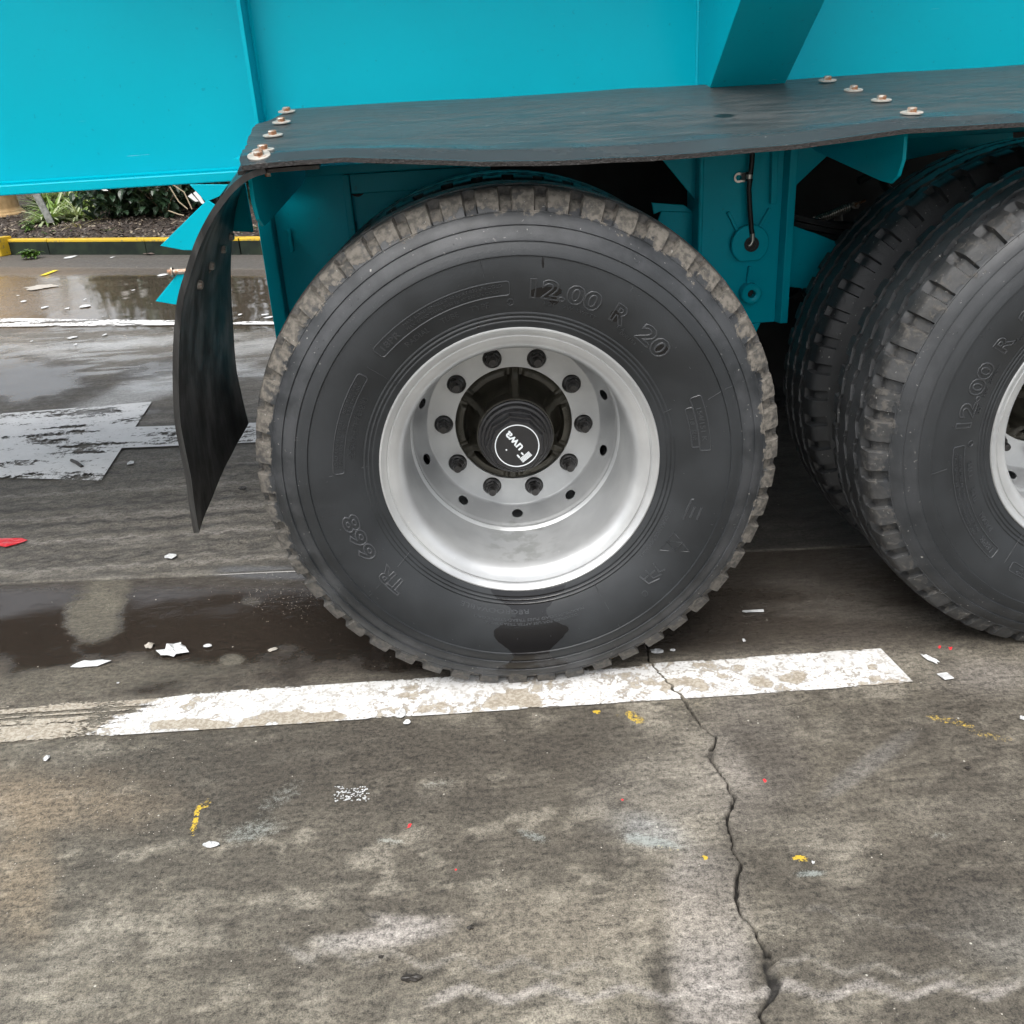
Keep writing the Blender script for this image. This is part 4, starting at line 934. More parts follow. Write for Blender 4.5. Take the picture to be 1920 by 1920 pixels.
def wheel_mesh():
    mb = MB()
    v, f = holed_ring('d', .1400, .2065, [(.1675 * math.cos(a), .1675 * math.sin(a), .0228, .0228, 0) for a in BA], lambda r: YD, .010); mb.add(v, f)
    def cone(r): return np.interp(r, [.2065, .2085, .212, .236], [YD, YD - .0012, YD - .005, YD - .052])
    n = 48
    for a in HA:                      # one 36 degree sector per hand hole
        h = rad(18); rm = .2235
        per = []                      # sector outline in (angle offset, radius), counter-clockwise, 4 x 12 points
        for k in range(12): per.append((h, .2065 + (.236 - .2065) * k / 12))
        for k in range(12): per.append((h - 2 * h * k / 12, .236))
        for k in range(12): per.append((-h, .236 - (.236 - .2065) * k / 12))
        for k in range(12): per.append((-h + 2 * h * k / 12, .2065))
        vs = []
        for lay in range(7):
            for (pa, pr) in per:
                t = math.atan2((pr - rm) / .0148, pa / h); ha, hr = .0135 / rm * math.cos(t), .0068 * math.sin(t)
                f_ = 0 if lay < 2 else (lay - 1) / 5
                aa, r = ha * (1 - f_) + pa * f_, rm + hr * (1 - f_) + (pr - rm) * f_
                y = float(cone(r)) + (.008 if lay == 0 else (.0012 if lay == 1 else 0))
                vs.append((r * math.cos(a + aa), y, r * math.sin(a + aa)))
        mb.add(vs, [(l * n + k, l * n + (k + 1) % n, (l + 1) * n + (k + 1) % n, (l + 1) * n + k) for l in range(6) for k in range(n)])
    prof = [(.236, YD - .052), (.2385, YD - .056), (.2405, YD - .058), (.2425, YD - .062), (.2405, YD - .067), (.2375, YD - .069), (.2375, YD - .076), (.2410, YD - .080), (.2440, YD - .083), (.2440, YD - .090), (.2415, YD - .094),
            (.2425, .170), (.2435, .060), (.2445, .042), (.2470, .030), (.2520, .020), (.2590, .0125), (.2680, .0085), (.2760, .0055), (.2775, .0072), (.2795, .0072), (.2808, .0042), (.2860, .0015), (.2890, -.0015), (.2915, -.0035), (.2940, -.0035), (.2955, -.0015), (.2955, .004), (.2920, .012), (.2860, .020), (.2640, .030), (.2560, .10), (.2560, .215), (.286, .225), (.293, .240), (.2955, .2435), (.285, .240), (.256, .215)]
    mb.lathe(prof, 160)
    return mb
def hub_mesh():
    mb = MB(); nth = 240; prof = [.1398, .137, .131, .1255, .121, .118, .112, .104, .096, .091, .088, .0865]
    RA = [rad(88 + 60 * k) + TW * .5 for k in range(6)]
    vs = []
    for r in prof:
        for k in range(nth):
            a = 2 * math.pi * k / nth
            d = min(abs((a - b + math.pi) % (2 * math.pi) - math.pi) for b in RA) * r
            rb = float(1 - sst(.007, .015, np.array(d)))
            padz = float(np.interp(r, [.118, .121, .131, .136, .1398], [0, 1, 1, .55, 0])) * float(sst(.018, .024, np.array(d)))
            base = np.interp(r, [.0865, .091, .10, .112, .1398], [.262, .285, .322, .330, .312])
            ribh = np.interp(r, [.0865, .096, .112, .13, .1398], [.215, .248, .276, .284, .294])
            lift = np.interp(r, [.118, .121, .137, .1398], [0, 1, 1, .6])
            y = base * (1 - rb) + ribh * rb
            y = min(y, .298 - .010 * padz) if lift > .4 else y
            y = y - .0005 * math.sin(k * 3.1)
            vs.append((r * math.cos(a), y, r * math.sin(a)))
    fs = []
    for i in range(len(prof) - 1):
        for k in range(nth):
            k2 = (k + 1) % nth; fs.append((i * nth + k, (i + 1) * nth + k, (i + 1) * nth + k2, i * nth + k2))
    mb.add(vs, fs)
    mb.lathe([(.0865, .262), (.0885, .215), (.0895, .205), (.0885, .200), (.080, .199)], 96)
    mb.lathe([(.1398, .3005), (.150, .3005), (.150, .312), (.150, .3125), (.150, .34), (.155, .40)], 64)
    return mb
def cap_mesh():
    mb = MB()
    mb.lathe([(.087, .206), (.0868, .196), (.0855, .193), (.0815, .192), (.0800, .189), (.0800, .182), (.0785, .179), (.0735, .178), (.0720, .175), (.0720, .168), (.0700, .165), (.060, .164)], 96)
    mb.lathe([(.0690, .165), (.0690, .146), (.0675, .1435), (.0640, .1435), (.0635, .1425), (.0605, .134), (.0590, .1325), (.0003, .1325)], 9, phase=rad(100))
    return mb
def cap_print():
    mb = MB(); y0 = .1318; ring = 96; R0, R1 = .0478, .0500
    vs = []; fs = []
    for r in (R0, R1):
        for yy in (y0, y0 + .0006):
            for k in range(ring):
                a = 2 * math.pi * k / ring; vs.append((r * math.cos(a), yy, r * math.sin(a)))
    for k in range(ring):
        k2 = (k + 1) % ring
        fs += [(k, k2, 2 * ring + k2, 2 * ring + k), (k, ring + k, ring + k2, k2), (2 * ring + k, 2 * ring + k2, 3 * ring + k2, 3 * ring + k)]
    mb.add(vs, fs)
    # wordmark: written along a direction turned about -125 degrees
    A = rad(-124); ca, sa = math.cos(A), math.sin(A)
    def put(vs2, fs2, ox, oy):
        out = []
        for x, y, z in vs2:
            X, Y2 = (x + ox) * 1.22 + .002, (y + oy) * 1.22
            # reading direction runs up-left, letter tops to the lower left
            out.append((X * ex[0] + Y2 * ey[0], y0 + .0002 - z, X * ex[1] + Y2 * ey[1]))
        mb.add(out, fs2)
    ex = np.array([-.600, .800]); ey = np.array([-.800, -.600])
    vs2, fs2 = curve_text('uwa', .0235, False, off=.0004)
    vs2 = vs2 * [1.10, 1, .6]; put(vs2, fs2, -.012, -.008)
    def rectp(x0, x1, y0_, y1_): put([(x0, y0_, 0), (x1, y0_, 0), (x1, y1_, 0), (x0, y1_, 0), (x0, y0_, .0004), (x1, y0_, .0004), (x1, y1_, .0004), (x0, y1_, .0004)], [(0, 1, 2, 3), (4, 5, 6, 7), (0, 1, 5, 4), (1, 2, 6, 5), (2, 3, 7, 6), (3, 0, 4, 7)], 0, 0)
    for k in range(5): rectp(-.0335 + k * .0021, -.0321 + k * .0021, -.0095, .0125)       # striped stem of the F
    rectp(-.0222, -.0150, .0095, .0125); rectp(-.0222, -.0165, .0010, .0038)
    rectp(.0040, .0068, .0185, .0210)
    return mb
def nut_mesh():
    mb = MB()
    mb.lathe([(.0215, .004), (.0212, -.003), (.0195, -.0055), (.0165, -.007)], 28)
    mb.lathe([(.0165, -.0060), (.0165, -.0210), (.0150, -.0235), (.0105, -.0235)], 6, phase=.3)
    mb.lathe([(.0100, -.023), (.0105, -.026), (.0095, -.027), (.0102, -.028), (.0095, -.030), (.0102, -.031), (.0095, -.033), (.0102, -.034), (.0095, -.036), (.0102, -.037), (.0098, -.042), (.0085, -.0455), (.0003, -.0455)], 18)
    return mb
tyre_me = tyre_mesh(); letter_me = lettering(); soft(letter_me, 60)
hub_me = hub_mesh().mesh('hub'); soft(hub_me, 50)
cap_me = cap_mesh().mesh('hub_cap'); soft(cap_me, 25)
print_me = cap_print().mesh('cap_emblem')
nut_me = nut_mesh().mesh('lug_nut'); soft(nut_me, 28)
wheel_me = wheel_mesh().mesh('wheel'); soft(wheel_me, 30)
for me_, mt in ((tyre_me, M['tyre1']), (letter_me, M['letter']), (hub_me, M['hub']), (cap_me, M['black']), (print_me, M['white']), (nut_me, M['nut']), (wheel_me, M['rim'])): me_.materials.append(mt)

wheel = link('wheel', wheel_me, None, trailer, (0, 0, WZ)); wheel['label'] = 'silver front wheel with muddy tyre, seen whole'
kids = [link('tyre', tyre_me, None, wheel), link('sidewall_lettering', letter_me, None, wheel), link('hub', hub_me, None, wheel), link('hub_cap', cap_me, None, wheel), link('cap_emblem', print_me, None, wheel)]
for a in BA: kids.append(link('lug_nut', nut_me, None, wheel, (.1675 * math.cos(a), YD, .1675 * math.sin(a))))
# cast letters on the hub pads
mbh = MB()
for a0, txt in ((128, 'PANTEX'), (70, '1100'), (5, 'DX1307'), (185, 'AXLE')):
    vs, fs = curve_text(txt, .014, False); x0, x1 = vs[:, 0].min(), vs[:, 0].max()
    mbh.add([((.1235 + y) * math.cos(rad(a0) - (x - (x0 + x1) / 2) / .128), .2885 - z * 1.5, (.1235 + y) * math.sin(rad(a0) - (x - (x0 + x1) / 2) / .128)) for x, y, z in vs], fs)
kids.append(tag(mbh.build('cast_letters', M['hub'], wheel), kind='stuff'))

def copy_wheel(loc, rot, tyre_mat, skip=(), label=None):
    w = wheel.copy(); COL.objects.link(w); w.parent = trailer; w.location = loc; w.rotation_euler = (0, rot[0], rot[1])
    if 'label' in w: del w['label']
    if label: w['label'] = label
    for k in kids:
        nm = k.name.split('.')[0]
        if nm in skip: continue
        c = k.copy(); COL.objects.link(c); c.parent = w
        if nm == 'tyre':
            c.material_slots[0].link = 'OBJECT'; c.material_slots[0].material = tyre_mat
    return w
INNER = ('sidewall_lettering', 'hub', 'hub_cap', 'cap_emblem', 'lug_nut', 'cast_letters')
copy_wheel((AX2, 0, WZ), (rad(-91.4), 0), M['tyre2'], label='silver rear wheel with cleaner tyre, cut by the photo edge')
copy_wheel((0, .603, WZ), (rad(5), math.pi), M['tyre3'], INNER)
copy_wheel((AX2, .603, WZ), (rad(33), math.pi), M['tyre3'], INNER)
for ax in (0, AX2):
    copy_wheel((ax, 2.50, WZ), (rad(20), math.pi), M['tyre3'], INNER)
    copy_wheel((ax, 1.897, WZ), (rad(50), 0), M['tyre3'], INNER)

#@@PLACE
# ================================================================== KERB, BED, PLANTS
def m_kerb_green():
    m = NT('dark_green_kerb_paint'); c = m.coord(); n = m.noise(c, 6, 5, .6); n2 = m.noise(c, 60, 4)
    base = m.mix(m.ramp(n, .35, .65), (.007, .012, .010), (.018, .028, .017)); base = m.mix(m.ramp(n2, .62, .7), base, (.035, .035, .03))
    m.P(Base_Color=base, Roughness=.75, Specular_IOR_Level=.25); m.P(Normal=m.bump(n2, .4, .004)); return m.mat
def m_yellow():
    m = NT('yellow_kerb_paint'); c = m.coord(); n = m.noise(c, 18, 5, .6)
    m.P(Base_Color=m.mix(m.ramp(n, .56, .66), (.55, .36, .02), (.20, .16, .08)), Roughness=.5); m.P(Normal=m.bump(n, .3, .004)); return m.mat
GREEN, YEL = m_kerb_green(), m_yellow()
KH = .175
kz = Vector((kd[0], kd[1], 0)); kN = Vector((kn[0], kn[1], 0))
kerb = empty('kerb', (KA[0], KA[1], 0)); kerb.rotation_euler = (0, 0, math.atan2(kd[1], kd[0])); tag(kerb, kind='structure')
js = [(-4.0), (-2.7), (-1.4), -.08] + [float(np.dot(on_z(u, 478)[:2] - KA, kd)) for u in (3, 94, 276, 452)]
while js[-1] < 9: js.append(js[-1] + 1.33)
def kerb_block_mesh(L, yl):
    mb = MB(); j = .006
    mb.yz([(0, -.02), (.0, KH - .030), (.012, KH - .030), (.012, -.02)], j, L - j, 0)
    mb.yz([(.0125, -.02), (.0125, KH - .012), (.12, KH - .012), (.12, -.02)], j, L - j, 0)
    mb.yz([(-.002, KH - .030), (-.002, KH - .006), (.004, KH), (.12, KH), (.12, KH - .012), (.0122, KH - .012), (.0122, KH - .030)], j, L - j, 1)
    return mb
for i, (a, b) in enumerate(zip(js[:-1], js[1:])):
    o = kerb_block_mesh(b - a, 0).build('kerb_block', [GREEN, YEL], kerb, bevel=.003); o.location = (a, rng.uniform(-.004, .004), rng.uniform(-.003, .003))
def bed(s, t, z=0.0):      # s along the kerb, t behind its face
    p = KA + kd * s - kn * t; return Vector((p[0], p[1], z))
def bed_px(u, v, z):       # bed coordinates of a pixel on the plane z
    p = on_z(u, v, z)[:2] - KA; return float(p @ kd), float(-(p @ kn))
def bed_h(s, t): return .135 + .035 * t + .05 * float(fbm(np.array([s * 1.2 + 20]), np.array([t * 1.2 + 20]), 5, 3)[0]) * min(1, t * 2)
# soil
ss, ts = np.linspace(-6, 12, 150), np.concatenate([np.linspace(.12, 3, 50), np.linspace(3.2, 14, 30)])
Sg, Tg = np.meshgrid(ss, ts, indexing='ij'); Pg = KA + kd * Sg[..., None] - kn * Tg[..., None]
Zg = .135 + .035 * np.minimum(Tg, 5) + .05 * fbm(Sg * 1.2 + 20, Tg * 1.2 + 20, 5, 3) * np.minimum(1, Tg * 2) + .02 * fbm(Sg * 14, Tg * 14, 8, 3)
ix = np.arange(Sg.size).reshape(Sg.shape)
sm = np_mesh('soil', np.concatenate([Pg, Zg[..., None]], -1).reshape(-1, 3), np.stack([ix[:-1, :-1], ix[1:, :-1], ix[1:, 1:], ix[:-1, 1:]], -1).reshape(-1, 4))
def m_soil():
    m = NT('dark_damp_soil'); c = m.coord(); n = m.noise(c, 25, 6, .7); m.P(Base_Color=m.mix(m.ramp(n, .35, .7), (.010, .007, .005), (.055, .036, .024)), Roughness=.85); m.P(Normal=m.bump(n, 1, .02)); return m.mat
tag(link('soil', sm, m_soil()), kind='structure')
# leaf materials
def m_leaf(name, a, b, rough=.35, trans=.15):
    m = NT(name); c = m.coord(); n = m.noise(c, 7, 3); oi = m.n('ShaderNodeObjectInfo')
    m.P(Base_Color=m.mix(m.ramp(n, .3, .7), a, b), Roughness=rough, Specular_IOR_Level=.5, Subsurface_Weight=0.0)
    tl = m.n('ShaderNodeBsdfTranslucent'); tl.inputs[0].default_value = (b[0] * 1.6, b[1] * 1.6, b[2] * .8, 1); mx = m.n('ShaderNodeMixShader'); mx.inputs[0].default_value = trans
    m.L(m.b.outputs[0], mx.inputs[1]); m.L(tl.outputs[0], mx.inputs[2]); m.L(mx.outputs[0], m.out.inputs['Surface']); return m.mat
LG = m_leaf('bright_strap_leaf', (.09, .17, .03), (.18, .28, .06)); LP = m_leaf('pale_leaf_margin', (.30, .36, .20), (.45, .50, .32)); LD = m_leaf('dark_shrub_leaf', (.014, .032, .016), (.035, .065, .034), .28)
LM = m_leaf('mid_green_leaf', (.05, .11, .02), (.10, .18, .035)); STEM = m_plain('brown_stem', (.12, .085, .05), .7, var=.3)
MUL = [m_plain('brown_leaf_litter', (.050, .034, .024), .6, var=.5, vs=40), m_plain('pale_leaf_litter', (.22, .18, .13), .6, var=.3, vs=40), m_plain('grey_leaf_litter', (.10, .085, .07), .5, var=.4, vs=40)]
def leaf(mb, base, d, L, W, droop, mi=0, nseg=5, fold=.15, margin=None):
    """curved blade of nseg pieces with a mid-fold"""
    d = Vector(d).normalized(); side = d.cross(Vector((0, 0, 1))); side = side.normalized() if side.length > .05 else Vector((1, 0, 0))
    p = Vector(base); L_, C_, R_ = [], [], []
    for i in range(nseg + 1):
        t = i / nseg; w = W * math.sin(math.pi * min(1, .12 + t * .88)) ** .8 * (1 if t < 1 else .02)
        up = side.cross(d).normalized(); C_.append(p.copy()); L_.append(p + side * w + up * w * fold); R_.append(p - side * w + up * w * fold)
        d = (d + Vector((0, 0, -droop / nseg))).normalized(); p = p + d * L / nseg
    n = nseg + 1
    f1 = [(i, i + 1, n + i + 1, n + i) for i in range(nseg)]; f2 = [(n + i, n + i + 1, 2 * n + i + 1, 2 * n + i) for i in range(nseg)]
    mb.add(L_ + C_ + R_, f1, mi if margin is None else margin); mb.add(L_ + C_ + R_, f2, mi)
# mulch
mb = MB()
for k in range(5200):
    s, t = rng.uniform(-3, 4.6), .15 + 3.6 * rng.random() ** 1.3; b = bed(s, t, bed_h(s, t) + .012 + rng.random() * .02)
    a, tl = rng.random() * 6.28, rng.uniform(-.5, .5); L, W = rng.uniform(.018, .05), rng.uniform(.008, .018)
    dx, sx = Vector((math.cos(a), math.sin(a), tl)) * L, Vector((-math.sin(a), math.cos(a), rng.uniform(-.4, .4))) * W; up = Vector((0, 0, rng.uniform(-.012, .016)))
    mb.add([b - dx, b - dx * .2 + sx, b + dx, b - dx * .1 - sx, b + up], [(0, 1, 4), (1, 2, 4), (2, 3, 4), (3, 0, 4)], rng.choice((0, 0, 0, 2, 1)) if rng.random() > .25 else 0)
o = mb.build('leaf_litter', MUL, None); tag(o, 'dark leaf litter covering the planting bed behind the kerb', 'leaf litter', kind='stuff')

def strap_clump(u, v, n, L, W, label, pale=.5, up=1.0, group=None, mats=None, z=.16, name='grass_clump', cat='plant', droop=1.5):
    s, t = bed_px(u, v + (16 if cat == 'plant' else 0), z); t = max(t, .3 if cat == 'plant' else .2); root = tag(empty(name, bed(s, t, bed_h(s, t))), label, cat, group)
    mats = mats or [LG, LP]; A, B = MB(), MB()
    for k in range(int(n * (2.2 if cat == 'plant' else 1.2))):
        a = rng.random() * 6.28; e = rng.uniform(.35, 1.5) * up; mbb = A if rng.random() > pale else B
        leaf(mbb, (rng.gauss(0, .035), rng.gauss(0, .035), -.01), (math.cos(a), math.sin(a), e), L * rng.uniform(.6, 1.1) * (1.6 if cat == 'plant' else 1.2), W * rng.uniform(.7, 1.2) * (1.9 if cat == 'plant' else 1.2), rng.uniform(.6, droop), 0, 6)
    A.build('foliage', [mats[0]], root)
    if B.f: B.build('pale_foliage', [mats[1]], root)
    return root
GC = 'variegated strap-leaved clumps in the bed'
for i, (u, v, n, L, W, lab, pl) in enumerate((
    (108, 398, 70, .34, .008, 'bright green grassy clump nearest the tan column base', .25), (150, 404, 60, .30, .008, 'striped green and cream grassy clump right of the leaning grey stake', .55),
    (95, 410, 60, .30, .010, 'pale-edged grassy clump in front of the leaning grey stake', .5), (165, 392, 60, .36, .009, 'long-leaved striped clump between the stake and the dark shrub', .5), 
    (86, 385, 50, .38, .009, 'light green grassy clump right beside the tan column base', .3), (128, 380, 60, .42, .009, 'tall cream-edged grassy clump behind the leaning stake', .6), (190, 385, 40, .3, .008, 'thin grassy clump at the left foot of the dark shrub', .4))):
    strap_clump(u, v, n, L, W, lab, pl, group=GC)
strap_clump(150, 415, 16, .26, .005, 'sparse dry brownish grass tuft spreading over leaf litter', .0, .5, mats=[m_leaf('dry_grass', (.25, .22, .12), (.36, .32, .18))] * 2)
for (u, v, lab) in ((112, 425, 'tiny yellow-green weed low in the leaf litter'), (205, 438, 'thin weed tuft near the kerb below the dark shrub'), (238, 438, 'wispy weed tuft beside the kerb left of the black flap'), (452, 436, 'green grass tuft hanging over the kerb right of the black flap')):
    strap_clump(u, v, 22 if u < 400 else 40, .12 if u < 400 else .30, .004, lab, 0, .7, name='weed', cat='weed', mats=[LM, LP])
# broad-leaved weeds
def weed(base, n, L, W, label, h=.1):
    root = tag(empty('weed', base), label, 'weed'); A, B = MB(), MB()
    for q in range(5):
        a0 = rng.random() * 6.28; tip = Vector((math.cos(a0) * .06, math.sin(a0) * .06, h * rng.uniform(.5, 1.2)))
        B.tube([(0, 0, 0), tuple(tip * .6 + Vector((0, 0, .01))), tuple(tip)], .003, 5)
        for k in range(n // 5):
            a = rng.random() * 6.28; leaf(A, tuple(tip * rng.uniform(.3, 1)), (math.cos(a), math.sin(a), rng.uniform(.0, .8)), L * rng.uniform(.6, 1.1), W * rng.uniform(.7, 1.2), .8, 0, 4, .3)
    A.build('foliage', LM, root); B.build('stem', LM, root)
s, t = bed_px(60, 435, .17); weed(bed(s, max(t, .18), .15), 60, .09, .016, 'bushy bright green weed growing just behind the kerb', .17)
p = on_z(60, 486); weed((p[0], p[1], 0), 70, .12, .024, 'green leafy weed growing at the foot of the kerb on the wet ground', .12)
for (u, v, lab) in ((92, 440, 'small pale-leaved seedling on the bed edge near the column base'), (140, 436, 'low green seedling in front of the leaf litter')):
    s, t = bed_px(u, v, .17); weed(bed(s, max(t, .18), .15), 20, .05, .012, lab, .05)
# shrubs with big dark leaves
def shrub(s, t, H, n, Lf, label, group, mat=LD, spread=.5, low=.0):
    root = tag(empty('shrub', bed(s, t, bed_h(s, min(t, 5)))), label, 'shrub', group); A, B = MB(), MB(); tips = []
    for q in range(9):
        a = rng.random() * 6.28; r = spread * rng.uniform(.3, 1); z = H * rng.uniform(.45, 1); p1 = Vector((math.cos(a) * r * .4, math.sin(a) * r * .4, z * .5)); p2 = Vector((math.cos(a) * r, math.sin(a) * r, z))
        B.tube([(0, 0, -.02), tuple(p1), tuple(p2)], [.014, .009, .004], 6); tips.append((p1, p2))
    for k in range(n):
        p1, p2 = rng.choice(tips); f = rng.random(); b = (p1.lerp(p2, f) if rng.random() > low else Vector((0, 0, 0)).lerp(p1, .3 + .7 * f)) + Vector((rng.gauss(0, .10), rng.gauss(0, .10), rng.gauss(0, .08)))
        b.z = max(b.z, .05)
        if low > .4 and rng.random() < .55:
            aa = rng.random() * 6.28; rr = spread * 1.1 * rng.random() ** .5; b = Vector((rr * math.cos(aa), rr * math.sin(aa), rng.uniform(.10, min(.75, H))))
        a = rng.random() * 6.28; leaf(A, b, (math.cos(a), math.sin(a), rng.uniform(-.6, .6)), Lf * rng.uniform(.6, 1.2), Lf * .26, 1.0, 0, 4, .25)
    A.build('foliage', mat, root); B.build('branch', STEM, root); return root
SG = 'shrubs standing in the bed behind the kerb'
for (u, v, dt, H, n, Lf, lab) in ((215, 398, .4, 1.3, 420, .17, 'dark broad-leaved shrub left of centre between the grassy clumps and the bare stems'), (285, 402, .5, 1.5, 420, .18, 'dark broad-leaved shrub just left of the black mud flap'), (345, 398, .9, 1.6, 380, .18, 'dark shrub with bare pale twigs partly behind the mud flap'), (250, 396, .1, 1.0, 300, .16, 'low dark-leaved shrub filling the gap between two taller ones left of the flap'), (225, 412, .0, .7, 260, .15, 'knee-high dark-leaved shrub at the front of the bed, left of the twigs'), (310, 410, .0, .7, 260, .15, 'knee-high dark-leaved shrub at the front of the bed, right under the twigs'), (178, 392, .3, 1.1, 260, .15, 'dark shrub rising behind the striped grassy clumps')):
    s, t = bed_px(u, v, .2); shrub(s, max(t, .5) + dt * .5, H, n + 300, Lf, lab, SG, low=.45)
for s in np.arange(-1.4, 9, .95):
    shrub(s + rng.uniform(-.2, .2), 3.1 + rng.uniform(-.4, .6), rng.uniform(1.5, 2.1), 360, .2, 'dark evergreen shrub in the back row of the planting bed', 'back row of shrubs', spread=.75, low=.35)
for k, (x, y) in enumerate(((8, 18), (14, 17), (20, 15), (-14, 30), (-2, 30), (4, 27))):
    pass
# bare twigs and the leaning grey stake
mb = MB()
for pts in (((318, 350), (335, 378), (352, 392)), ((322, 345), (345, 360), (360, 392)), ((316, 395), (335, 402), (345, 404))):
    mb.tube([tuple(on_y(u, v, 9.6)) for u, v in pts], .008, 6)
tag(mb.build('twig', m_plain('pale_twig', (.34, .28, .19), .7), None, smooth=50), 'bare pale tan twigs crossing below the dark shrub', 'twig')
a, b = on_y(57, 345, 9.75), on_y(93, 418, 9.75); mb = MB(); mb.prism([tuple(a + [-.045, 0, 0]), tuple(a + [.045, 0, 0]), tuple(b + [.05, 0, 0]), tuple(b + [-.03, 0, 0])], (0, .03, 0))
tag(mb.build('stake', m_plain('weathered_grey_wood', (.19, .20, .19), .75, var=.3), None, bevel=.003), 'leaning grey flat stake standing among the grassy clumps', 'stake')
mb = MB()
for (u0, v0, u1, v1) in ((362, 362, 378, 382), (352, 368, 366, 378), (180, 352, 196, 358), (215, 349, 232, 353)):
    a = on_y(u0, v0, 10.4); b = on_y(u1, v1, 10.4); mb.prism([tuple(a), tuple(a + [.05, 0, .03]), tuple(b + [.04, 0, 0]), tuple(b)], (0, .02, 0))
tag(mb.build('bright_gaps', m_plain('bright_gap_white', (.75, .75, .73), .6), None), 'white pieces set as bright gaps between the shrub leaves', 'litter', kind='stuff')  # bright gaps in the foliage, built as solid white pieces

# tan round column base on a ring of bricks
cb = on_z(-26, 413, .19); 
def m_stone():
    m = NT('tan_stone'); c = m.coord(); n = m.noise(c, 12, 5); m.P(Base_Color=m.mix(m.ramp(n, .3, .7), (.36, .23, .10), (.50, .34, .17)), Roughness=.55); m.P(Normal=m.bump(n, .4, .006)); return m.mat
colb = tag(empty('column_base', (cb[0], cb[1], .12)), 'tan round moulded column base standing on bricks at the left', 'column base')
STONE = m_stone()
Rb = .62; mb = MB(); mb.lathe([(Rb * .2, .0), (Rb + .02, 0), (Rb + .035, .03), (Rb + .02, .055), (Rb - .02, .085)], 64, axis='Z'); mb.build('bottom_ring', STONE, colb, smooth=45)
mb = MB(); mb.lathe([(Rb - .02, .086), (Rb - .035, .10), (Rb - .045, .15), (Rb - .08, .17), (Rb - .085, .185)], 64, axis='Z'); mb.build('moulding', STONE, colb, smooth=45)
mb = MB(); mb.lathe([(Rb - .085, .186), (Rb - .115, .21), (Rb - .125, .24), (Rb - .13, .5), (Rb - .13, 1.3), (.001, 1.3)], 64, axis='Z'); mb.build('drum', STONE, colb, smooth=45)
BRK = [m_plain('red_brown_brick', (.20, .085, .04), .8, var=.3, vs=30, bump=(90, .6, .004)), m_plain('tan_brick', (.34, .20, .10), .8, var=.3, vs=30, bump=(90, .6, .004))]
edging = tag(empty('brick_edging', (cb[0], cb[1], .02)), 'ring of red and tan bricks round the foot of the column base', 'brick edging')
bme = None
for k in range(26):
    a = rad(-150 + k * 8.6 * .92); r = Rb + .10
    if bme is None:
        mb = MB(); mb.box(-.055, .055, -.052, .052, 0, .13); bme = mb.mesh('brick')
    o = link('brick', bme, None, edging); o.data = bme
    if not bme.materials: bme.materials.append(BRK[0])
    o.location = (r * math.cos(a), r * math.sin(a), rng.uniform(-.01, .01)); o.rotation_euler = (rng.uniform(-.04, .04), rng.uniform(-.04, .04), a + rng.uniform(-.05, .05))
    o.material_slots[0].link = 'OBJECT'; o.material_slots[0].material = BRK[k % 3 == 1]
    bv = o.modifiers.new('b', 'BEVEL'); bv.width = .006; bv.segments = 2
p = on_z(2, 446, .20); mb = MB(); mb.prism([(p[0] - .5, p[1] - .25, .0), (p[0] + .03, p[1] - .16, .0), (p[0] + .10, p[1] + .05, .0), (p[0] - .4, p[1] + .1, .0)], (0, 0, .215)); tag(mb.build('kerb_corner', YEL, None, bevel=.01), 'yellow painted kerb corner block at the left edge', 'kerb block')
# far wall and sky-side surroundings behind the bed
def m_wall():
    m = NT('pale_render'); c = m.coord(); n = m.noise(c, 1.5, 4); m.P(Base_Color=m.mix(n, (.50, .49, .46), (.62, .61, .58)), Roughness=.8); return m.mat
wl = tag(empty('building', tuple(bed(2, 15, 0))), 'pale rendered building beyond the planting bed', 'building'); wl.rotation_euler = (0, 0, math.atan2(kd[1], kd[0]))
mb = MB(); mb.box(-5, 16, 0, .3, 0, 3.6); mb.build('wall', m_wall(), wl)

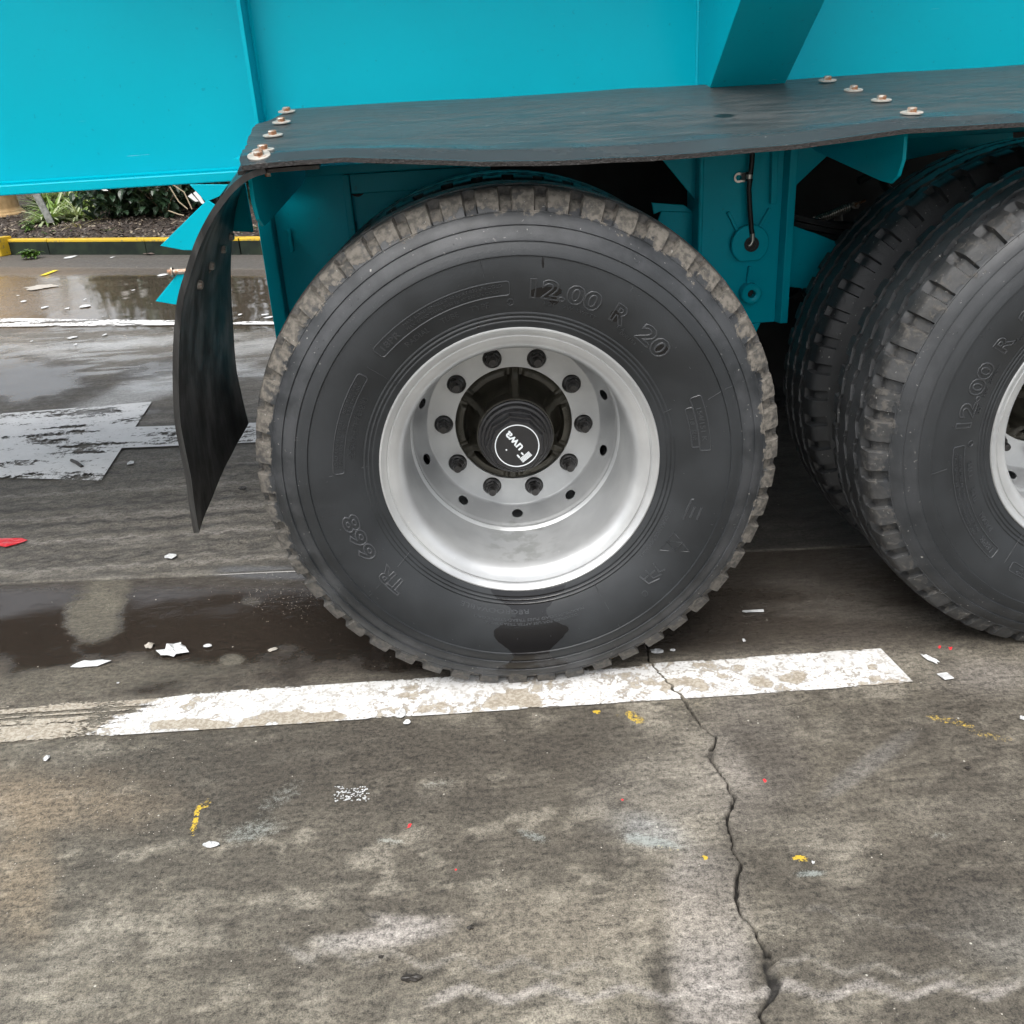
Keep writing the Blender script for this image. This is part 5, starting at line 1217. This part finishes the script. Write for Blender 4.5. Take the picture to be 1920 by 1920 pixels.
# ================================================================== LITTER
rg2 = random.Random(11)
def m_paper(name, col_, r=.5):
    m = NT(name); c = m.coord(); n = m.noise(c, 60, 4); k = tuple(x * .72 for x in col_); m.P(Base_Color=m.mix(m.ramp(n, .35, .6), k, col_), Roughness=r); m.P(Normal=m.bump(n, .5, .003)); return m.mat
WP, RP, YP, TPp, DP = m_paper('white_paper', (.66, .67, .67)), m_paper('red_foil', (.62, .02, .03), .3), m_paper('yellow_plastic', (.80, .62, .02)), m_paper('dirty_paper', (.50, .46, .40)), m_paper('dark_bark', (.03, .025, .02))
def scrap(u, v, w, h, label, mat=WP, name='paper_scrap', cat='paper scrap', ang=0, jag=.25, z0=.004, n=12, crump=.003, shape=None, group=None):
    p = on_z(u, v); hx = np.linalg.norm(on_z(u + w / 2, v)[:2] - p[:2]); hy = abs(on_z(u, v - h / 2)[1] - p[1]); a = rad(ang)
    mb = MB(); pts = []
    base = shape or [(math.cos(2 * math.pi * k / n) * rg2.uniform(1 - jag, 1 + jag * .6), math.sin(2 * math.pi * k / n) * rg2.uniform(1 - jag, 1 + jag * .6)) for k in range(n)]
    zz = (.0085 if p[1] > .7 else .0045)
    top = [(x * hx * math.cos(a) - y * hy * math.sin(a), x * hx * math.sin(a) + y * hy * math.cos(a), zz + rg2.uniform(0, crump)) for x, y in base]
    c_ = (0, 0, zz + crump * .8); n_ = len(top)
    mid = [((x + 0) * .5, (y + 0) * .5, zz + rg2.uniform(0, crump * 1.6)) for x, y, z in top]
    low = [(x, y, z - .0012) for x, y, z in top]
    mb.add(top + mid + [c_] + low, [(k, (k + 1) % n_, n_ + (k + 1) % n_, n_ + k) for k in range(n_)] + [(n_ + k, n_ + (k + 1) % n_, 2 * n_) for k in range(n_)] + [(k, 2 * n_ + 1 + k, 2 * n_ + 1 + (k + 1) % n_, (k + 1) % n_) for k in range(n_)])
    o = mb.build(name, mat, None); o.location = (p[0], p[1], 0); tag(o, label, cat, group); return o
scrap(17, 1021, 64, 18, 'flat bright red wrapper lying at the left edge of the grey slab', RP, 'red_wrapper', 'wrapper', shape=[(-.9, .95), (-.1, .75), (.55, .55), (1, .1), (.75, -.35), (.15, -.95), (-.35, -.55), (-1, -.1)])
scrap(320, 1047, 20, 10, 'small white paper scrap below the tip of the black mud flap')
scrap(246, 871, 14, 6, 'tiny white scrap on grey concrete beside the worn white block marking')
scrap(168, 1247, 72, 13, 'long torn white scrap left of the other scraps on the dark damp strip', ang=4, jag=.35)
scrap(327, 1224, 52, 22, 'largest crumpled white paper scrap on the dark damp strip', jag=.5, crump=.010, n=14)
scrap(281, 1214, 17, 11, 'small dirty white scrap just left of the crumpled paper', TPp, crump=.006)
scrap(390, 1214, 16, 6, 'thin white sliver right of the crumpled paper', ang=-4)
scrap(512, 1221, 18, 7, 'small dirty sliver of paper in front of the muddy front tyre', TPp, ang=12)
scrap(751, 1342, 20, 20, 'white paper scrap folded over the lower edge of the painted line', crump=.006)
scrap(763, 1357, 13, 9, 'small white crumb touching the folded scrap below the line')
scrap(1412, 1149, 42, 5, 'thin straight white strip of paper between the two wheels', shape=[(-1, .2), (-.9, 1), (1, .6), (.95, -.7), (-.5, -.6), (-.7, -1)])
scrap(1232, 1224, 25, 9, 'white scrap lying between the crack and the line under the front tyre', ang=-8)
scrap(1262, 1222, 11, 4, 'very small white sliver right of the crack at the tyre')
scrap(1395, 1204, 6, 6, 'white crumb on dark ground midway above the painted line')
scrap(1743, 1238, 17, 24, 'tall curved white scrap right of the end of the painted line', ang=25, jag=.4)
scrap(1772, 1271, 24, 15, 'square white paper chip right of the end of the painted line', shape=[(-1, .8), (.7, .9), (1, -.8), (-.6, -1)])
scrap(1917, 1350, 10, 9, 'white paper curl at the right edge of the photo')
scrap(397, 1587, 32, 10, 'smooth oval white scrap beside the yellow chalk arc', n=16, jag=.1, ang=-6)
scrap(88, 1425, 10, 10, 'small pale crumb on brown ground at the left below the line')
scrap(1524, 1621, 6, 6, 'white crumb beside the yellow paint spot right of the crack')
scrap(222, 1284, 5, 3, 'white crumb near the left part of the painted line', jag=.2); scrap(75, 540, 50, 8, 'patch of white scum floating on the far puddle', TPp, 'scum_patch', 'scum', jag=.5)
scrap(93, 513, 8, 8, 'small yellow plastic piece lying in the far puddle', YP, 'plastic_piece', 'litter', shape=[(-1, 1), (1, 1), (1, -1), (-1, -1)])
scrap(289, 475, 24, 8, 'brownish pink dead leaf at the foot of the kerb', m_paper('pink_leaf', (.20, .15, .13)), 'dead_leaf', 'dead leaf', crump=.02)
for k, (u, v, w, h) in enumerate(((134, 483, 16, 5), (160, 576, 18, 5), (305, 517, 17, 4), (85, 578, 10, 4), (136, 635, 16, 4), (197, 630, 8, 3), (211, 484, 5, 3), (45, 567, 9, 3), (470, 476, 20, 4), (438, 476, 10, 3), (450, 592, 9, 3), (497, 592, 16, 3), (505, 597, 20, 3), (127, 580, 8, 2), (250, 546, 6, 2), (34, 556, 5, 2), (160, 563, 4, 2), (60, 642, 5, 2), (142, 648, 7, 2))):
    scrap(u, v, w, h, 'white fallen petal or scrap floating on the far puddle', WP, 'petal', 'petal', jag=.35, group='white petals on the far puddle', n=8)
# twigs / dark bits
for (u, v, u1, v1, lab) in ((134, 863, 154, 875, 'short dark twig lying on the worn white block marking'),):
    a, b = on_z(u, v, .012), on_z(u1, v1, .012); mb = MB(); mb.tube([tuple(a), tuple((a + b) / 2 + [0, 0, .004]), tuple(b)], .007, 6); tag(mb.build('twig', DP, None), lab, 'twig')
for (u, v, w, h, lab) in ((772, 1836, 38, 16, 'crumbly black tar lump low in the middle foreground'), (715, 1797, 10, 7, 'small round black tar spot above the larger lump'), (884, 1742, 15, 8, 'oval dark tar spot in the middle foreground'), (1814, 1443, 12, 6, 'small dark violet spot on the right foreground'), (455, 918, 14, 5, 'small dark crumb on grey slab left of the front tyre')):
    scrap(u, v, w, h, lab, DP, 'tar_spot', 'tar spot', jag=.45, n=18, crump=.001)
# fragments of a white stencil left on the concrete
mb = MB(); r3 = random.Random(5)
for row in range(2):
    for q in range(7):
        u0 = 628 + q * 9.2; v0 = 1478 + row * 14
        for k in range(7):
            u, v = u0 + r3.uniform(0, 9), v0 + r3.uniform(0, 13); p = on_z(u, v); a = r3.random() * 3; L, W = r3.uniform(.0012, .0036), r3.uniform(.0008, .0018)
            mb.add([(p[0] + L * math.cos(a + t) * (1 if j % 2 else .8), p[1] + L * math.sin(a + t) * (1 if j % 2 else .6), .0042) for j, t in enumerate((0, 1.2, 2.4, 3.5, 5))] , [(0, 1, 2, 3, 4)])
tag(mb.build('paint_fragments', WP, None), 'small broken patch of white stencil paint on the foreground concrete', 'paint patch', kind='stuff')
# scattered pale flecks
mb = MB()
for k in range(900):
    z = r3.random()
    if z < .30: u, v = r3.gauss(150, 130), r3.gauss(1480, 110)
    elif z < .62: u, v = r3.gauss(545, 60) , r3.gauss(1118, 22)
    elif z < .75: u, v = r3.uniform(0, 560), r3.uniform(490, 660)
    else: u, v = r3.uniform(-50, 1970), r3.uniform(900, 1990)
    if 600 < u < 1400 and v < 1270: continue
    p = on_z(u, v); s_ = r3.uniform(.0005, .0015) ** 1.0 * (1.0 if z < .62 else 1.1) * (3.2 if v < 700 else 1); a0 = r3.random() * 6
    zz = .0095 if p[1] > .69 else .0042
    top = [(p[0] + s_ * math.cos(a0 + t) * r3.uniform(.6, 1.2), p[1] + s_ * math.sin(a0 + t) * r3.uniform(.6, 1.2), zz) for t in (0, 1.3, 2.5, 3.8, 5)]
    mb.add(top + [(p[0], p[1], zz + s_ * .5)], [(0, 1, 5), (1, 2, 5), (2, 3, 5), (3, 4, 5), (4, 0, 5)])
tag(mb.build('pale_grit', TPp, None), 'pale grit and paint flecks scattered over the concrete', 'grit', kind='stuff')
